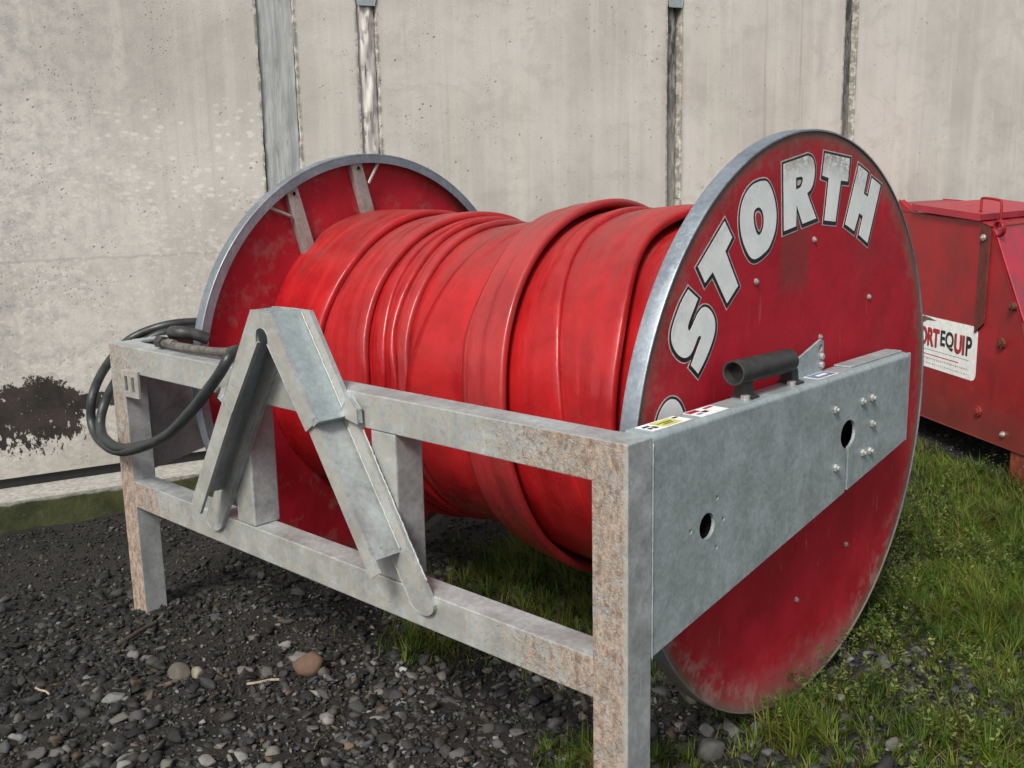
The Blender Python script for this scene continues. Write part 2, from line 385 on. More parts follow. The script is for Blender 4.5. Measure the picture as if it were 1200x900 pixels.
class Geo:
    def __init__(s): s.v, s.f, s.i = [], [], []
    def addf(s, vs, fs, mi=0):
        o = len(s.v); s.v += [Vector(v) for v in vs]; s.f += [tuple(a+o for a in f) for f in fs]; s.i += [mi]*len(fs)
    def box(s, a, b, mi=0):
        x0, y0, z0 = a; x1, y1, z1 = b
        s.addf([(x0,y0,z0),(x1,y0,z0),(x1,y1,z0),(x0,y1,z0),(x0,y0,z1),(x1,y0,z1),(x1,y1,z1),(x0,y1,z1)],
               [(0,3,2,1),(4,5,6,7),(0,1,5,4),(1,2,6,5),(2,3,7,6),(3,0,4,7)], mi)
    def prism(s, outer, holes, fn, d0, d1, mi=0):
        """polygon (with holes) in 2-D, fn(a, b, d) gives the 3-D point"""
        loops = [outer] + list(holes)
        tri = tessellate_polygon([[Vector((a, b, 0)) for a, b in l] for l in loops])
        flat = [p for l in loops for p in l]; n = len(flat)
        vs = [fn(a, b, d0) for a, b in flat] + [fn(a, b, d1) for a, b in flat]
        fs = [tuple(t) for t in tri] + [tuple(n+i for i in reversed(t)) for t in tri]
        o = 0
        for l in loops:
            m = len(l)
            for i in range(m):
                j = (i+1) % m; fs.append((o+i, o+j, n+o+j, n+o+i))
            o += m
        s.addf(vs, fs, mi)
    def cyl(s, a, b, r, n=16, r2=None, mi=0, cap=True):
        a, b = Vector(a), Vector(b); d = (b-a).normalized(); u = d.orthogonal().normalized(); w = d.cross(u); r2 = r if r2 is None else r2
        ring = [(math.cos(2*math.pi*k/n), math.sin(2*math.pi*k/n)) for k in range(n)]
        vs = [a+(u*c+w*q)*r for c, q in ring] + [b+(u*c+w*q)*r2 for c, q in ring]
        fs = [(k, (k+1) % n, n+(k+1) % n, n+k) for k in range(n)]
        if cap: fs += [tuple(range(n-1, -1, -1)), tuple(range(n, 2*n))]
        s.addf(vs, fs, mi)
    def pipe(s, a, b, ro, ri, n=24, mi=0):
        a, b = Vector(a), Vector(b); d = (b-a).normalized(); u = d.orthogonal().normalized(); w = d.cross(u)
        ring = [(math.cos(2*math.pi*k/n), math.sin(2*math.pi*k/n)) for k in range(n)]
        vs = []
        for c0, rr in ((a, ro), (b, ro), (b, ri), (a, ri)): vs += [c0+(u*c+w*q)*rr for c, q in ring]
        fs = []
        for l in range(4):
            m = (l+1) % 4
            fs += [(l*n+k, l*n+(k+1) % n, m*n+(k+1) % n, m*n+k) for k in range(n)]
        s.addf(vs, fs, mi)
    def tube(s, pts, r, n=12, sub=8, mi=0):
        P = [Vector(p) for p in pts]; path = []
        for i in range(len(P)-1):
            p0, p1, p2, p3 = P[max(i-1, 0)], P[i], P[i+1], P[min(i+2, len(P)-1)]
            for k in range(sub):
                q = k/sub
                path.append(.5*((2*p1)+(p2-p0)*q+(2*p0-5*p1+4*p2-p3)*q*q+(3*p1-p0-3*p2+p3)*q**3))
        path.append(P[-1])
        u = (path[1]-path[0]).orthogonal().normalized(); vs = []
        for i, c in enumerate(path):
            d = (path[min(i+1, len(path)-1)]-path[max(i-1, 0)]).normalized()
            u = (u-d*u.dot(d)).normalized(); w = d.cross(u)
            vs += [c+(u*math.cos(2*math.pi*k/n)+w*math.sin(2*math.pi*k/n))*r for k in range(n)]
        m = len(path); fs = [(i*n+k, i*n+(k+1) % n, (i+1)*n+(k+1) % n, (i+1)*n+k) for i in range(m-1) for k in range(n)]
        fs += [tuple(range(n-1, -1, -1)), tuple((m-1)*n+k for k in range(n))]
        s.addf(vs, fs, mi)
    def obj(s, name, mat, parent=None, bevel=0.0, smooth=False, **props):
        mats = mat if isinstance(mat, list) else [mat]
        o = mesh_obj(name, s.v, s.f, None, parent, smooth, mats, s.i if len(mats) > 1 else None, **props)
        me = o.data
        bm = bmesh.new(); bm.from_mesh(me)
        if bevel:
            es = [e for e in bm.edges if len(e.link_faces) == 2 and e.calc_face_angle(0) > .6]
            bmesh.ops.bevel(bm, geom=es, offset=bevel, segments=2, profile=.5, affect='EDGES', clamp_overlap=True)
        bmesh.ops.recalc_face_normals(bm, faces=bm.faces)
        bm.to_mesh(me); bm.free()
        return o
def smooth_by_angle(o, ang=35):
    me = o.data
    bm = bmesh.new(); bm.from_mesh(me)
    for f in bm.faces: f.smooth = True
    for e in bm.edges: e.smooth = not (len(e.link_faces) == 2 and e.calc_face_angle(0) > R(ang))
    bm.to_mesh(me); bm.free(); return o
def attr_mesh(name, V, F, C, mat, parent=None, **props):
    """V (n,3), F (m,k) with one k, C (n,3) colours"""
    me = bpy.data.meshes.new(name); k = F.shape[1]
    me.vertices.add(len(V)); me.vertices.foreach_set('co', V.astype(np.float32).ravel())
    me.loops.add(F.size); me.loops.foreach_set('vertex_index', F.astype(np.int32).ravel())
    me.polygons.add(len(F)); me.polygons.foreach_set('loop_start', np.arange(0, F.size, k, dtype=np.int32))
    me.materials.append(mat)
    a = me.attributes.new('Col', 'FLOAT_COLOR', 'POINT'); a.data.foreach_set('color', np.c_[C, np.ones(len(C))].astype(np.float32).ravel())
    me.update(calc_edges=True); me.validate()
    return link(bpy.data.objects.new(name, me), parent, **props)

# ------------------------------------------------------------------ ground
def hill(x, y):
    return .010*np.sin(x*3.1+y*1.7)+.008*np.sin(x*7.3-y*5.1)+.006*np.sin(x*13.7+y*11.9)-.012+.016*np.exp(-((x+2.31)**2+(y-.04)**2)/.018)
xs = np.r_[-60, -25, -12, -7, np.arange(-5, 3.01, .03), 5, 9, 20, 60]; ys = np.r_[-60, -25, -10, -5, np.arange(-2.5, 9.01, .03), 12, 25, 60]
gx, gy = np.meshgrid(xs, ys); gz = hill(gx, gy)+RNG.normal(0, .0035, gx.shape)
V = np.c_[gx.ravel(), gy.ravel(), gz.ravel()]; nx_ = len(xs)
ii, jj = np.meshgrid(np.arange(len(ys)-1), np.arange(nx_-1), indexing='ij'); b0 = (ii*nx_+jj).ravel()
F = np.c_[b0, b0+1, b0+1+nx_, b0+nx_]
g = attr_mesh('ground', V, F, np.zeros((len(V), 3)), M['ground'], kind='structure')

# ------------------------------------------------------------------ concrete wall
def wp(t, z, d): return TV*t + NV*d + Vector((0, 0, z))      # wall coordinates
wall = thing('concrete_wall', 'grey weathered concrete panel wall with vertical joints and a dark flaked patch', 'wall', wp(2, 0, DW))
def panel(t0, t1, z0, z1, jag=.0016):
    n = 90; zs = [z0+(z1-z0)*k/n for k in range(n+1)]; prev = [0, 0]; L_, R_ = [], []
    for z in zs:
        prev = [.6*prev[0]+random.gauss(0, jag), .6*prev[1]+random.gauss(0, jag)]
        L_.append(t0+prev[0]); R_.append(t1+prev[1])
    G = Geo(); vs, fs = [], []
    for a, b, z in zip(L_, R_, zs):
        vs += [wp(a, z, DW+.16), wp(a, z, DW+.006), wp(a+.003, z, DW), wp(b-.003, z, DW), wp(b, z, DW+.006), wp(b, z, DW+.16)]
    for k in range(n):
        for m in range(6):
            mm = (m+1) % 6; fs.append((k*6+m, k*6+mm, (k+1)*6+mm, (k+1)*6+m))
    fs += [tuple(range(6)), tuple(n*6+m for m in range(5, -1, -1))]
    G.addf(vs, fs); return G.obj('concrete_panel', M['concrete'], wall)
for t0, t1 in ((-4.2, .385), (.582, .940), (1.048, 3.062), (3.168, 4.655), (4.768, 14)): panel(t0, t1, .186, 4.2)
def joint(t0, t1, depth, mat, amp):
    n, m = 120, 8; vs, fs = [], []
    for k in range(n+1):
        for j in range(m+1):
            e = math.sin(math.pi*j/m)
            vs.append(wp(t0+.005+(t1-t0-.010)*j/m, .186+4.0*k/n, DW+depth-amp*e*(.7+.6*math.sin(k*.9+j*.5)*math.sin(k*.37+1.3*j))+random.gauss(0, .002)))
    for k in range(n):
        for j in range(m): a = k*(m+1)+j; fs.append((a, a+1, a+m+2, a+m+1))
    o = len(vs)
    vs += [wp(t0-.02, .186, DW+.15), wp(t1+.02, .186, DW+.15), wp(t1+.02, 4.186, DW+.15), wp(t0-.02, 4.186, DW+.15)]
    fs.append((o, o+1, o+2, o+3))
    G = Geo(); G.addf(vs, fs); return G.obj('joint_seal', mat, wall, smooth=True)
joint(.385, .582, .016, M['j1'], .004); joint(.940, 1.048, .022, M['j2'], .022)
joint(3.062, 3.168, .048, M['j3'], .012); joint(4.655, 4.768, .048, M['j4'], .008)
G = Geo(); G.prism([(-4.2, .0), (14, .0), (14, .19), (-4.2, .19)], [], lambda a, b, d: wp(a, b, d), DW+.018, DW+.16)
G.obj('base_recess', M['black'], wall)  # recess face coloured black to stand in for shade in the gap
for tc, z0 in ((.992, 2.535), (3.115, 2.655)):                           # steel lifting clips at the tops of two joints
    G = Geo(); G.prism([(tc-.048, z0), (tc+.048, z0), (tc+.058, z0+.05), (tc+.058, z0+.16), (tc-.058, z0+.16), (tc-.058, z0+.05)], [], lambda a, b, d: wp(a, b, d), DW-.010, DW-.002)
    G.cyl(wp(tc, z0+.075, DW-.022), wp(tc, z0+.075, DW-.011), .014, 10)
    G.obj('lifting_clip', M['galv_clean'], wall, bevel=.002)
for a_, z_ in ((2.03, 2.56), (3.30, 2.64), (3.43, 2.645)):  # shallow cast-in rings
    G = Geo(); G.pipe(wp(a_, z_, DW-.0012), wp(a_, z_, DW-.0002), .034, .027, 20); G.obj('cast_ring', M['concrete'], wall, bevel=.001)
G = Geo(); G.prism([(-4.2, -.25), (14, -.25), (14, .134), (-4.2, .134)], [], lambda a, b, d: wp(a, b, d), DP, DW+.017)
pl = G.obj('plinth', M['plinth'], wall, bevel=.008)

# ------------------------------------------------------------------ hose reel (frame + drum)
reel = thing('hose_reel', 'large red hose reel lettered STORTH in a galvanised steel frame', 'hose reel', (-1.18, .7, 0))
def part(G, name, mat, parent=reel, bevel=.003, smooth=False, **p): return G.obj(name, mat, parent, bevel, smooth, **p)
# posts
for x0 in (-PW, -LEN):
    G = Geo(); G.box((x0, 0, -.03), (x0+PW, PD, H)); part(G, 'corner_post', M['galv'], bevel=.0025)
    G = Geo(); G.box((x0-.010, -.012, -.012), (x0+PW+.008, PD+.010, -.001)); part(G, 'foot_plate', M['pipe'])
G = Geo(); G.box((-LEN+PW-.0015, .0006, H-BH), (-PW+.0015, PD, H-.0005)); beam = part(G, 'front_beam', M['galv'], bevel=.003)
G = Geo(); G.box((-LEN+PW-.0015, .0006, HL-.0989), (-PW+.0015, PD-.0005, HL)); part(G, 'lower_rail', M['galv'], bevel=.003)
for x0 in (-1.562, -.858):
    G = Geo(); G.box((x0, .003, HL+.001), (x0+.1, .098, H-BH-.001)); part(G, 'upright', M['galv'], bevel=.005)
# dirt clots and weld beads
def bead(a, b, r, name, parent, mat):
    a, b = Vector(a), Vector(b); n = max(3, int((b-a).length/.006)); pts = [a.lerp(b, k/n)+Vector([random.gauss(0, r*.2) for _ in range(3)]) for k in range(n+1)]
    G = Geo(); G.tube(pts, r, 6, 1); return G.obj(name, mat, parent, smooth=True)

HF = H-.0105            # fold line of the arm, so that its top lies level with the beam
def arm(sgn):
    """tapered side arm; sgn=+1 is the one at X=0 whose flange turns to -X"""
    fx = (lambda d: d) if sgn > 0 else (lambda d: -LEN-d)
    zl = lambda y: .523+(y-.09)*(.758-.523)/(1.432-.09)
    cy, cz, ry, rz = 1.0255, .854, .046, .041
    slot0, slot1 = 1.017, 1.033
    out = [(PD+.0015, HF), (PD+.0015, zl(PD)), (slot0, zl(slot0))]
    a0 = math.asin((slot1-slot0)/2/ry)
    for k in range(25):
        a = -math.pi/2-a0-(2*math.pi-2*a0)*k/24
        out.append((cy+ry*math.cos(a), cz+rz*math.sin(a)))
    out += [(slot1, zl(slot1)), (1.432, zl(1.432)), (1.432, HF)]
    circ = lambda y, z, r, n: [(y+r*math.cos(2*math.pi*k/n), z+r*math.sin(2*math.pi*k/n)) for k in range(n)]
    holes = [circ(.305, .772, .0325, 24)]+[circ(y, z, .0065, 8) for y, z in ((.236, .777), (.346, .832), (.374, .772), (.346, .709))]
    G = Geo(); G.prism(out, holes if sgn > 0 else [], lambda a, b, d: Vector((fx(d), a, b)), -.008, .001)
    o = G.obj('side_arm', M['galv_clean'] if sgn > 0 else M['galv'], reel)
    # folded top: rounded corner and flange, turned-in rear end
    G = Geo(); n = 6; prof = []
    for k in range(n+1):
        a = math.pi/2*k/n; prof.append((.001-.014+.014*math.cos(a), HF+.014*math.sin(a)))
    prof += [(-.074, HF+.014), (-.074, HF+.006), (-.013, HF+.006)]
    inner = [(-.008, HF)]
    P = prof+inner
    G.prism(P, [], lambda a, b, d: Vector((fx(a), d, b)), PD+.0015, 1.424)
    part(G, 'top_flange', M['galv_clean'], o, bevel=0)
    G = Geo(); G.box(*sorted_box((fx(-.075), 1.075, HF+.0145), (fx(-.022), 1.424, HF+.020))); part(G, 'flange_doubler', M['galv_clean'], o, bevel=.002)
    G = Geo(); G.cyl((fx(-.011), 1.4325, zl(1.43)), (fx(-.011), 1.4325, HF+.012), .0125, 14); G.box(*sorted_box((fx(-.075), 1.434, zl(1.43)), (fx(-.011), 1.443, HF+.012)))
    part(G, 'rear_return', M['galv_clean'], o, bevel=0)
    return o
def sorted_box(a, b): return tuple(min(p, q) for p, q in zip(a, b)), tuple(max(p, q) for p, q in zip(a, b))
armR = arm(1); armL = arm(-1)
bead((.002, PD+.001, .515), (.002, PD+.001, HF-.004), .0016, 'weld_bead', armR, M['galv_clean'])
# bearing block, made black and enlarged so that the keyhole looks dark inside
G = Geo(); G.box((-.095, .93, .66), (-.062, 1.30, .96)); part(G, 'bearing_shade_block', M['void'], armR, bevel=.004)
G = Geo(); G.pipe((-.050, .305, .772), (-.0085, .305, .772), .042, .0345, 24); G.cyl((-.060, .305, .772), (-.0505, .305, .772), .042, 24); part(G, 'hole_shade_sleeve', M['void'], armR, bevel=0)  # black sleeve and cap added behind the round hole to make it look dark
for y, z in ((.937, .94), (.951, .772), (1.107, .935), (1.168, .935), (1.177, .857), (1.122, .78), (1.168, .776)):
    G = Geo(); G.cyl((.0012, y, z), (.009, y, z), .0115, 6); G.cyl((.009, y, z), (.016, y, z), .0065, 10); part(G, 'bolt', M['galv'], armR, bevel=.001)
# labels on the flange
ZF = HF+.0142
def decal(name, quad, z, mat, parent, th=.0006):
    G = Geo(); vs = [Vector((x, y, z)) for x, y in quad]+[Vector((x, y, z+th)) for x, y in quad]
    G.addf(vs, [(3, 2, 1, 0), (4, 5, 6, 7), (0, 1, 5, 4), (1, 2, 6, 5), (2, 3, 7, 6), (3, 0, 4, 7)]); return G
def lerpq(q, u, v):
    (ax, ay), (bx, by), (cx, cy), (dx, dy) = q
    return ((ax*(1-u)+bx*u)*(1-v)+(dx*(1-u)+cx*u)*v, (ay*(1-u)+by*u)*(1-v)+(dy*(1-u)+cy*u)*v)
def sub(q, u0, u1, v0, v1): return [lerpq(q, u0, v0), lerpq(q, u1, v0), lerpq(q, u1, v1), lerpq(q, u0, v1)]
q1 = [(-.071, .118), (-.071, .268), (-.020, .268), (-.020, .118)]
def label(name, q, bits):
    G = decal(name, q, ZF, None, None)
    for i, (u0, u1, v0, v1, mi) in enumerate(bits):
        H2 = decal(name, sub(q, u0, u1, v0, v1), ZF+.0008+.0001*i, None, None, .0004); G.addf(H2.v, H2.f, mi)
    G.obj(name, [M['white'], M['yellow'], M['black'], M['redprint'], M['blue']], armR)
label('warning_label', q1, [(.30, .80, .10, .90, 1), (.04, .20, .25, .42, 2), (.05, .12, .55, .75, 2), (.16, .24, .5, .8, 2), (.36, .72, .40, .48, 2), (.84, .96, .2, .34, 2), (.42, .66, .62, .68, 2)])
q2 = [(-.068, .30), (-.068, .415), (-.014, .415), (-.014, .30)]
label('warning_label', q2, [(.03, .4, .06, .36, 3), (.36, .52, .42, .66, 2), (.62, .92, .12, .3, 3), (.1, .28, .55, .7, 4)])
q3 = [(-.062, .87), (-.062, .985), (-.016, .985), (-.016, .87)]
label('warning_label', q3, [(.05, .95, .08, .92, 4), (.3, .78, .35, .62, 0)])
# black guide tube on two clamps, with the pierced gusset beside it
G = Geo(); G.pipe((-.050, .490, HF+.084), (-.050, .762, HF+.078), .0315, .026, 28)
G.cyl((-.050, .52, HF+.0834), (-.050, .53, HF+.0832), .0258, 20, mi=1)  # black disc added inside the open end in place of its shade
tb = smooth_by_angle(part(G, 'guide_tube', [M['tube'], M['black']], bevel=.0015))
for y in (.535, .765):
    G = Geo(); G.prism([(-.032, .014), (.028, .014), (.028, .020), (.012, .022), (.008, .052), (-.020, .052), (-.026, .022), (-.032, .020)], [], lambda a, b, d: Vector((-.05+a, d, HF+b)), y, y+.034)
    part(G, 'tube_clamp', M['dark'], tb, bevel=.002)
    G = Geo(); G.cyl((-.033, y+.016-.03, HF+.014), (-.033, y+.016-.03, HF+.026), .0125, 6); part(G, 'clamp_bolt', M['bolt'], tb, bevel=.001)
circ = lambda y, z, r, n=14: [(y+r*math.cos(2*math.pi*k/n), z+r*math.sin(2*math.pi*k/n)) for k in range(n)]
G = Geo(); G.prism([(.80, HF+.006), (.995, HF+.006), (.995, HF+.098), (.980, HF+.106), (.80, HF+.052)], [circ(.978, HF+.082, .0105)], lambda a, b, d: Vector((d, a, b)), -.0745, -.0675)
gs = part(G, 'gusset', M['galv_clean'], bevel=0)
for z in (.058, .034):
    G = Geo(); G.cyl((-.0675, .978, HF+z), (-.058, .978, HF+z), .0095, 6); part(G, 'gusset_bolt', M['bolt'], gs, bevel=.001)

# A-shaped hitch on the front
ZT = 1.24
def xz(a, b, d): return Vector((XA+a, d, b))
YF = -.112
hw = lambda z, o=0.0: .046+.655*(ZT-z)+o
dirv = Vector((.548, -.837)); outv = Vector((.837, .548))
P0 = Vector((.046, ZT))
def uv(u, v): q = P0+dirv*u+outv*v; return (q.x, q.y)
UC, UL = .335, .765
def mir(l): return [(-a, b) for a, b in l]
notch = []
for k in range(9):
    a = math.pi*k/8; notch.append((.030*math.cos(a), 1.166+.030*math.sin(a)*.9))
rightin = [uv(UC, -.056)]
front = [(-.046, ZT), (.046, ZT), uv(UC, 0), uv(UC, -.056)]
zi = rightin[0]
front += [(.024, 1.150), (.030, 1.152)] + notch[0:] + [(-.030, 1.152), (-.024, 1.150), (-zi[0], zi[1])] + [(-uv(UC, 0)[0], uv(UC, 0)[1])]
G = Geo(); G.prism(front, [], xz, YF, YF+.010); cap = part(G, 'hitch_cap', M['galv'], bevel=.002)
for s in (1, -1):
    mk = (lambda l: l) if s > 0 else mir
    # web of the cap, its turned-out lower lip and the weld along the strap
    G = Geo(); G.prism(mk([uv(.0, 0), uv(UC, 0), uv(UC, -.010), uv(.008, -.010)]), [], xz, YF+.010, -.0135); part(G, 'cap_web', M['galv_clean'], cap, bevel=.0015)
    G = Geo(); G.prism(mk([uv(UC-.010, .001), uv(UC-.008, .016), uv(UC+.006, .020), uv(UC+.004, -.012), uv(UC+.0005, -.012)]), [], xz, YF-.002, .0-.013); part(G, 'cap_lip', M['galv_clean'], cap, bevel=.002)
    a, b = mk([uv(.01, .003), uv(UC-.012, .003)]); bead(xz(*a, -.014), xz(*b, -.014), .0028, 'weld_bead', cap, M['galv'])
    # leg below the cap: angle section set in a little
    G = Geo(); G.prism(mk([uv(UC-.02, -.0135), uv(UL, -.0135), uv(UL, -.058), uv(UC-.02, -.058)]), [], xz, YF+.0102, YF+.017)
    G.prism(mk([uv(UC-.02, -.016), uv(UL-.035, -.016), uv(UL-.035, -.025), uv(UC-.02, -.025)]), [], xz, YF+.0172, -.0135)
    if s < 0:                                                           # the far leg runs on flush, without the set-in
        G = Geo(); G.prism(mk([uv(UC+.0004, 0), uv(UL, 0), uv(UL, -.056), uv(UC+.0004, -.056)]), [], xz, YF, YF+.010)
        G.prism(mk([uv(UC+.0004, -.0005), uv(UL-.035, -.0005), uv(UL-.035, -.010), uv(UC+.0004, -.010)]), [], xz, YF+.0102, -.0135)
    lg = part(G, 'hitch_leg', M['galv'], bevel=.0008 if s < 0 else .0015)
    a, b = mk([uv(UC+.03, -.008), uv(UL-.04, -.008)]); bead(xz(*a, -.014), xz(*b, -.014), .0026, 'weld_bead', lg, M['galv'])
    # strap behind it, flat on beam and rail, round lower end
    ho = lambda z: .090+.637*(ZT-z)
    zb = .505; c0 = (ho(zb)+ho(zb)-.100)/2
    end = [(c0+.05*math.cos(a)+.012*math.sin(-a)*.6, zb-.001+.036*math.sin(a)) for a in [-math.pi*k/10 for k in range(11)]]
    st = [(ho(ZT)-.10, ZT-.004), (ho(ZT), ZT-.004)] + end
    if True: st[0] = (.0015, ZT-.004); st.append((.0015, ZT-.004-(.0015+.010)/.637*1.0-.02))
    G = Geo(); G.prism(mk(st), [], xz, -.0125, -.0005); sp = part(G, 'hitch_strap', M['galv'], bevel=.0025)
    # inner ledge plate on the strap
    G = Geo(); G.prism(mk([(ho(.90)-.100, .90), (ho(.90)-.074, .90), (ho(.62)-.074, .62), (ho(.62)-.100, .62)]), [], xz, -.022, -.013); part(G, 'ledge_plate', M['galv'], sp, bevel=.0015)
    a, b = mk([(ho(.93)+.003, .93), (ho(.56)+.003, .56)]); 
    if s > 0: bead(xz(*a, -.004), xz(*b, -.004), .003, 'weld_bead', sp, M['galv'])
# lugs where the cap meets the beam
G = Geo(); G.prism([uv(UC-.012, .012), uv(UC-.03, .062), uv(UC+.012, .074), uv(UC+.045, .055), uv(UC+.004, .013)], [], xz, -.030, -.0128); part(G, 'stop_lug', M['galv'], bevel=.003)
G = Geo(); G.prism(mir([uv(UC-.05, .001), uv(UC-.02, .026), uv(UC+.012, .03), uv(UC+.006, .0)]), [], xz, -.105, -.014); part(G, 'stop_lug', M['galv'], bevel=.003)
# slotted tie plate at the far top corner
sl = lambda x0: [(x0, .868), (x0+.022, .868), (x0+.022, .922), (x0, .922)]
G = Geo(); G.prism([(-2.256, .845), (-2.137, .849), (-2.137, .945), (-2.256, .940)], [sl(-2.238), sl(-2.188)], lambda a, b, d: Vector((a, d, b)), -.009, -.001)
part(G, 'slotted_plate', M['galv'], bevel=0)
# hydraulic pipe with fittings along the beam
G = Geo(); G.tube([(-2.05, .05, H+.022), (-1.9, .05, H+.020), (-1.72, .048, H+.024), (-1.60, .046, H+.034)], .014, 10); pp = part(G, 'hydraulic_pipe', M['pipe'], bevel=0, smooth=True)
for x, r, m in ((-2.055, .023, 'dark'), (-1.985, .018, 'pipe'), (-1.605, .021, 'dark')):
    G = Geo(); G.cyl((x-.02, .05, H+.024), (x+.02, .05, H+.024), r, 6); part(G, 'pipe_fitting', M[m], pp, bevel=.002)
G = Geo(); G.tube([(-2.19, .17, H+.02), (-2.12, .13, H+.045), (-2.05, .12, H+.05), (-2.02, .16, H+.04), (-2.0, .2, H+.02)], .021, 10); part(G, 'pipe_elbow', M['dark'], pp, bevel=0, smooth=True)

# ---- drum and side discs
G = Geo(); G.cyl((XL-.02, YC, ZC), (XD-.02, YC, ZC), .46, 48); part(G, 'drum', M['disc_in'], bevel=0)
G = Geo(); G.cyl((-LEN+.02, YC, ZC), (-.045, YC, ZC), .035, 20); part(G, 'axle', M['void'], bevel=0)  # axle coloured shade black so that the keyhole stays dark
def ring_pts(r, n=160): return [(r*math.cos(2*math.pi*k/n), r*math.sin(2*math.pi*k/n)) for k in range(n)]
def disc(xo, inward, mo):
    G = Geo(); n = 160
    G.prism(ring_pts(RD-.0065, n), [], lambda a, b, d: Vector((d, YC+a, ZC+b)), xo-.0035*(-inward)*-1 if False else xo+inward*.0035, xo+inward*.0085)
    d = G.obj('side_disc', mo, reel)
    G = Geo(); prof = [(0, RD), (BW, RD), (BW, RD-.006), (.0, RD-.006)]
    vs, fs = [], []
    for k in range(n):
        c, s_ = math.cos(2*math.pi*k/n), math.sin(2*math.pi*k/n)
        for w, r in [(-.001, RD-.002), (.002, RD), (BW-.002, RD), (BW, RD-.002), (BW, RD-.006), (-.001, RD-.006)]:
            vs.append(Vector((xo+inward*w, YC+r*c, ZC+r*s_)))
    for k in range(n):
        for m in range(6): fs.append((k*6+m, k*6+(m+1) % 6, ((k+1) % n)*6+(m+1) % 6, ((k+1) % n)*6+m))
    G.addf(vs, fs); rimo = G.obj('rim', M['rim'], d); smooth_by_angle(rimo, 40)
    G = Geo(); G.prism(ring_pts(RD-.0062, n), [ring_pts(RD-.036, n)], lambda a, b, d_: Vector((d_, YC+a, ZC+b)), xo+inward*(BW-.0065), xo+inward*(BW-.0005)); smooth_by_angle(part(G, 'rim_lip', M['bar'] if mo == M['disc'] else M['rim'], d, bevel=0), 40)
    # two channel bars and thin stays on the inner face
    dv = Vector((-.277, .961)); pv = Vector((.961, .277))
    for off in (.155, -.172):
        half = math.sqrt((RD-.012)**2-off*off)-.012
        G = Geo()
        pt = lambda s_, w, h: Vector((xo+inward*(.009+h), YC+pv.x*(off+w)+dv.x*s_, ZC+pv.y*(off+w)+dv.y*s_))
        vs = [pt(s_, w, h) for s_ in (-half, half) for w, h in ((-.027, 0), (.027, 0), (.027, .030), (-.027, .030))]
        G.addf(vs, [(0, 1, 2, 3), (7, 6, 5, 4), (0, 4, 5, 1), (1, 5, 6, 2), (2, 6, 7, 3), (3, 7, 4, 0)])
        for e in (.012, -.012): G.cyl(pt(half-.03, e*0, .030), pt(half-.03, e*0, .036), .009, 8)
        part(G, 'channel_bar', M['bar'], d, bevel=.002)
    for a, b in (((.045, .803), (-.013+.004, .722)), ((-.506, .648), (-.392-.002, .606))):
        G = Geo(); G.cyl((xo+inward*.034, YC+a[0], ZC+a[1]), (xo+inward*.034, YC+b[0], ZC+b[1]), .0065, 8); part(G, 'stay_rod', M['bar'], d, bevel=0)
    return d
discR = disc(XD, -1, M['disc']); discL = disc(XL-BW, 1, M['disc_in'])
XO = XD-.0035            # outer painted face
for a, r in ((-34.2, .539), (.9, .538), (48, .511), (14.7, .263), (146.3, .533), (-177.6, .529), (-97, .53), (98, .535)):
    y, z = YC+r*math.sin(R(a)), ZC+r*math.cos(R(a))
    G = Geo(); G.cyl((XO-.001, y, z), (XO+.004, y, z), .0085, 10); G.cyl((XO+.004, y, z), (XO+.008, y, z), .005, 8); part(G, 'disc_bolt', M['galv'], discR, bevel=.001)

